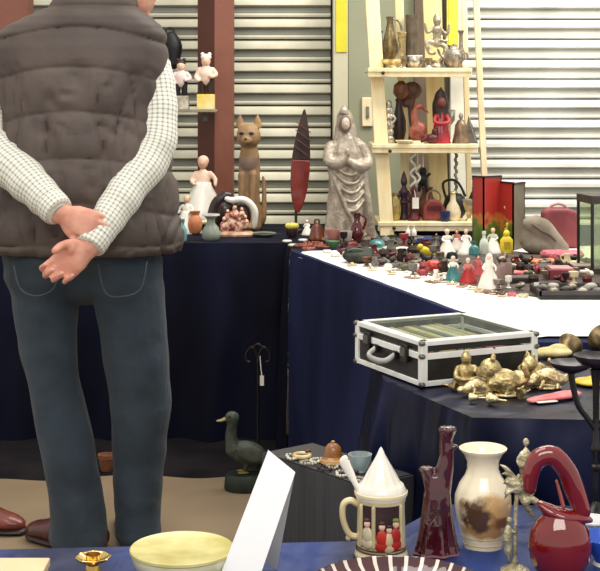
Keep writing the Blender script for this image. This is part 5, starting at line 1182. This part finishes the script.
# brass ornament with figures
l = PZ(517, 572, ZN); k = K(l); t = T('brass_cherub_pole', 'ornate tarnished brass pole with winged figures', 'ornament', l)
BR = mat((222,212,176),(110,98,68),50,.35,metal=.5,bump=.5,bscale=120,contrast=.25)
MB(k).tube([(-2,0,2),(-2,0,40),(0,0,80),(2,0,96)], [2.6,2.2,2.2,2.4], seg=12).build('rod', BR, t)
mb = MB(k); mb.lathe([(14,0),(15,2),(10,5),(4,8),(3,12),(0,12)], 24, (-2,0,0)); mb.build('base', BR, t)
mb = MB(k); mb.tube([(7,0,100),(8,0,112),(9,0,122)], [(4.6,4),(5,4.2),(3,3)], seg=12); mb.ell((9,0,130), (3.4,3.6,4.2)); mb.tube([(5,0,120),(0,-2,112),(3,-4,106)], 1.7, seg=8); mb.tube([(12,0,120),(15,-2,111),(10,-5,106)], 1.7, seg=8); mb.tube([(6,0,102),(4,-1,92)], 2, seg=8)
mb.build('upper_figure', BR, t, remesh=.002, iters=1)
mb = MB(k)
for s_ in (-1, 1):
    for q in range(4):
        mb.tube([(1,0,84+q*2),(s_*(7+q),-1,88+q*5),(s_*(11+q*1.5)-2,-1,78+q*10)], [2.6,2.4,.9], seg=8)
mb.ell((0,-2,86), (7,5,8))
for s_, a_ in ((-1,.2),(1,.5),(-1,1.0),(1,1.2)): mb.tube([(2,-2,82),(s_*8,-4,80+a_*10),(s_*13,-4,70+a_*22)], [2,2.6,.8], seg=8)
mb.build('wings', BR, t, remesh=.002, iters=1)
mb = MB(k); mb.tube([(4,0,78),(14,-2,74),(22,-2,68),(24,-1,62)], [2.6,3.6,3.4,1.6], seg=10); mb.tube([(4,0,74),(12,-2,62),(17,-2,55)], [2.6,3,1.2], seg=10); mb.tube([(2,0,76),(8,-3,84),(16,-3,80)], [2,2.6,2], seg=8); mb.ell((8,-3,72), (5,4,5)); mb.build('leaf_spray', BR, t, remesh=.002, iters=1)
mb = MB(k); mb.tube([(-9,-2,20),(-10,-2,34),(-9,-2,46)], [(4,3.6),(5,4),(3,3)], seg=12); mb.ell((-8,-2,52), (3.4,3.4,4)); mb.tube([(-7,-2,44),(-2,-3,40)], 1.6, seg=8); mb.tube([(-10,-2,22),(-8,-1,12)], 2.2, seg=8); mb.build('lower_figure', BR, t, remesh=.002, iters=1)
# looping red glass
l = PZ(560, 574, ZN); k = K(l); t = T('looped_glass_vase', 'glossy red glass vase with a big looping swan neck', 'vase', l)
RG = mat((150,30,30),(104,14,18),10,.06,coat=1,trans=.15,contrast=.3)
MB(k).lathe([(20,0),(24,3),(30,16),(32,30),(29,44),(23,54),(19,58),(18,60),(16,58),(0,50)], 44, sy=.8).build('bulb', RG, t, sm=70)
mb = MB(k); q = lambda zx, zy: ((zx/3.78+450)-560, 0, 574-(zy/3.78+420)-0)
mb.tube([q(302,262), q(306,200), q(335,145), q(390,136), q(440,190), q(468,255), q(498,340), q(502,372)], [(6.5,6),(8.5,8),(9.5,9),(10,9),(10,9),(10.5,9),(9,8),(5,5)], seg=20, up=(0,1,0), sub=6)
mb.build('looping_neck', RG, t, sm=80)
mb = MB(k); mb.tube([q(340,318), q(380,345), q(430,360), q(490,368), q(530,378)], [(4,8),(7,13),(7,15),(6,11),(3,5)], seg=20, up=(0,1,0), sub=5); mb.build('flared_lip', RG, t, sm=80)
MB(k).tube([(q(400,225)[0],-4,q(0,225)[2]), (q(415,280)[0],-5,q(0,280)[2]), (q(425,325)[0],-6,q(0,325)[2])], [1.4,2,2.2], seg=10).build('inner_strand', mat((170,70,60),None,10,.1,coat=1), t)
# candelabrum
l = PZ(596, 515, ZN); k = K(l); t = T('candelabrum', 'dark iron candelabrum with wide drip cups at the right edge', 'candelabrum', l)
MB(k).lathe([(22,0),(23,2),(16,5),(6,9),(3,14),(0,15)], 28).build('base', IRON, t); MB(k).lathe([(3,12),(3.4,30),(3,44),(5,46),(5,49),(3,51),(3.4,60),(5.5,64),(5.5,68),(3.4,72),(3,100),(3.4,126),(5,140),(6,146),(0,148)], 20).build('stem', IRON, t)
for (x, z) in ((-25,0),(25,0)):
    s_ = 1 if x > 0 else -1
    MB(k).tube([(0,0,84),(s_*8,0,96),(s_*17,0,108),(s_*22,0,124),(s_*25,0,142)], [2.6,2.8,3,3,3.4], seg=12).build('arm', IRON, t)
    MB(k).lathe([(3,141),(8,143),(17,147),(21,151),(21.4,153),(19,152),(10,147.5),(0,147)], 32, (x,0,0)).build('drip_cup', mat((64,50,56),(40,32,36),20,.3,metal=.4), t)
MB(k).lathe([(3,146),(8,148),(18,153),(22,158),(22.4,160),(20,158.6),(10,153),(0,152)], 32).build('drip_cup', mat((64,50,56),(40,32,36),20,.3,metal=.4), t)
# glass dish, blue bowl
l = PZ(592, 534, ZN); k = K(l); t = T('crystal_dish', 'clear crystal dish behind the blue bowl', 'dish', l)
MB(k).lathe([(8,0),(10,1),(16,8),(18,14),(17,14),(14,8),(8,2),(0,2)], 30, flute=lambda a, z: 1+.05*math.sin(a*14)).build('body', glass_mat((235,240,245), .35), t); MB(k).lathe([(16.8,13.6),(18.4,14),(18,15.4),(16.8,15)], 30).build('rim', glass_mat((250,250,250), .6), t)
l = PZ(606, 566, ZN); k = K(l); t = T('blue_bowl', 'bright blue bowl with white foot cut by the frame', 'bowl', l)
MB(k).lathe([(11,4),(13,10),(24,22),(26.5,30),(25.4,30),(22,22),(10,12),(0,11)], 36).build('body', mat((46,104,214),(36,84,190),8,.25,coat=.5), t, sm=60); MB(k).lathe([(12,0),(13,2),(11,6),(13,10.5),(0,10.6)], 30).build('foot', PORC, t)
# ribbed red dish
l = PZ(398, 610, ZN); k = K(l); t = T('ribbed_red_dish', 'shallow ruby and clear ribbed glass dish at the bottom edge', 'dish', l)
def mf(i, j): return 1 if i % 4 == 0 else 0
MB(k).lathe([(50,0),(52,1),(70,8),(88,22),(90,25),(88.5,25.4),(84,19),(66,9),(48,4),(0,4)], 128, mif=mf, flute=lambda a, z: 1+.006*math.sin(a*32)).build('dish_body', [RUBYDARK, mat((236,226,214),None,10,.15,coat=.6)], t, sm=50)
# cream bowl
l = PZ(182, 582, ZN); k = K(l); t = T('marbled_bowl', 'cream green marbled shallow round bowl', 'bowl', l)
OX = mat((240,236,204),(206,202,146),26,.25,coat=.5,contrast=.2)
MB(k).lathe([(26,0),(30,2),(44,12),(50,24),(51.5,32),(51,34.5),(49.5,34.5),(48.5,31.5),(44,28),(30,25),(0,24)], 60, flute=lambda a, z: 1+(.008*math.sin(a*30) if z < 26 else 0)).build('bowl_body', OX, t, sm=50)
MB(k).lathe([(51.2,30.5),(52.2,31.5),(52.2,34),(51,35.2),(49.8,34.6)], 60).build('rim', mat((224,214,150),(196,184,110),20,.3), t)
# brass candlestick
l = PZ(93, 592, ZN); k = K(l); t = T('brass_candlestick', 'short polished brass candlestick with scalloped cup', 'candlestick', l)
GB = mat((232,204,130),(186,150,76),20,.15,metal=.9)
MB(k).lathe([(15,0),(16,2),(9,5),(5,9),(8,14),(8,24),(6,28),(0,29)], 28).build('stem', GB, t); MB(k).lathe([(6,27),(8,29),(16,33),(17.5,35.5),(16.5,36),(9,33),(7.5,31),(0,31)], 36, flute=lambda a, z: 1+.04*math.sin(a*8)*(z > 31)).build('drip_cup', GB, t); MB(k).lathe([(7.5,31),(8,38),(7,38),(6.4,32)], 24).build('socket', GB, t)
# cream box
l = PZ(14, 590, ZN); k = K(l); t = T('cream_box', 'flat cream cardboard box at the lower corner', 'box', (l.x, l.y, ZN))
MB(k).box((0,0,10), (62,40,20)).build('box_body', mat((224,200,160),(206,180,140),10,.6), t, bevel=.002); MB(k).box((0,0,21), (65,43,9)).build('lid', mat((232,208,168),(216,190,150),10,.6), t, bevel=.002)
# white card leaning
Yc = 1.9; c4 = [P(268,452,Yc+.06), P(295,474,Yc+.05), P(253.5,596,Yc), P(221,574,Yc+.01)]
base = c4[2].copy(); base.z = ZN; off = base-c4[2]
t = T('white_folder', 'blank white folded card standing aslant on the front table', 'card', base)
vs = [v+off-base for v in c4]; nn = Vector((.0,1,.08)).normalized()*.004
MB().add(vs+[v+nn for v in vs], [(3,2,1,0),(4,5,6,7),(0,1,5,4),(1,2,6,5),(2,3,7,6),(3,0,4,7)]).build('front_leaf', mat((250,250,250),(244,244,246),3,.6), t)
v2 = [vs[0]+nn, vs[1]+nn, vs[2]+nn*1.0+Vector((.03,.10,0)), vs[3]+nn+Vector((.02,.10,0))]
v2[2].z = max(v2[2].z, 0); 
MB().add(v2+[v+nn*.6 for v in v2], [(3,2,1,0),(4,5,6,7),(0,1,5,4),(1,2,6,5),(2,3,7,6),(3,0,4,7)]).build('rear_leaf', mat((214,214,216),None,3,.6), t)

# ------------------------------------------------------------------ light & camera
w = bpy.data.worlds.new('world'); bpy.context.scene.world = w; w.use_nodes = True
bg = w.node_tree.nodes['Background']; bg.inputs[0].default_value = (1, .965, .90, 1); bg.inputs[1].default_value = .78
def area(loc, size, power, rot=(0,0,0), colr=(1,.96,.88)):
    d_ = bpy.data.lights.new('ceiling_and_fill_lamp', 'AREA'); d_.shape = 'RECTANGLE'; d_.size, d_.size_y = size; d_.energy = power; d_.color = colr
    o = bpy.data.objects.new('ceiling_and_fill_lamp', d_); col.objects.link(o); o.location = loc; o.rotation_euler = rot; return o
area((.7, 5.0, 3.4), (2.4, 1.2), 66)
area((-.6, 2.6, 3.2), (1.6, 1.6), 30, (math.radians(12), 0, 0))
area((1.9, 5.0, 2.9), (1.6, .6), 46, (math.radians(35), 0, 0))  # unseen fill light added to whiten the right shutter
area((.2, .2, 2.5), (1.8, .8), 30, (math.radians(46), 0, 0))  # unseen front fill added to brighten the foreground goods
cd = bpy.data.cameras.new('camera'); cam = bpy.data.objects.new('camera', cd); col.objects.link(cam)
cam.location = (0, 0, HC); cam.rotation_euler = (math.radians(90), 0, 0)
cd.sensor_width = 36; cd.lens = F/600*36; cd.shift_y = -(285.5-HOR)/600; cd.clip_start = .05
bpy.context.scene.camera = cam
sc = bpy.context.scene
sc.view_settings.view_transform = 'Standard'; sc.view_settings.look = 'None'; sc.view_settings.exposure = 0.1
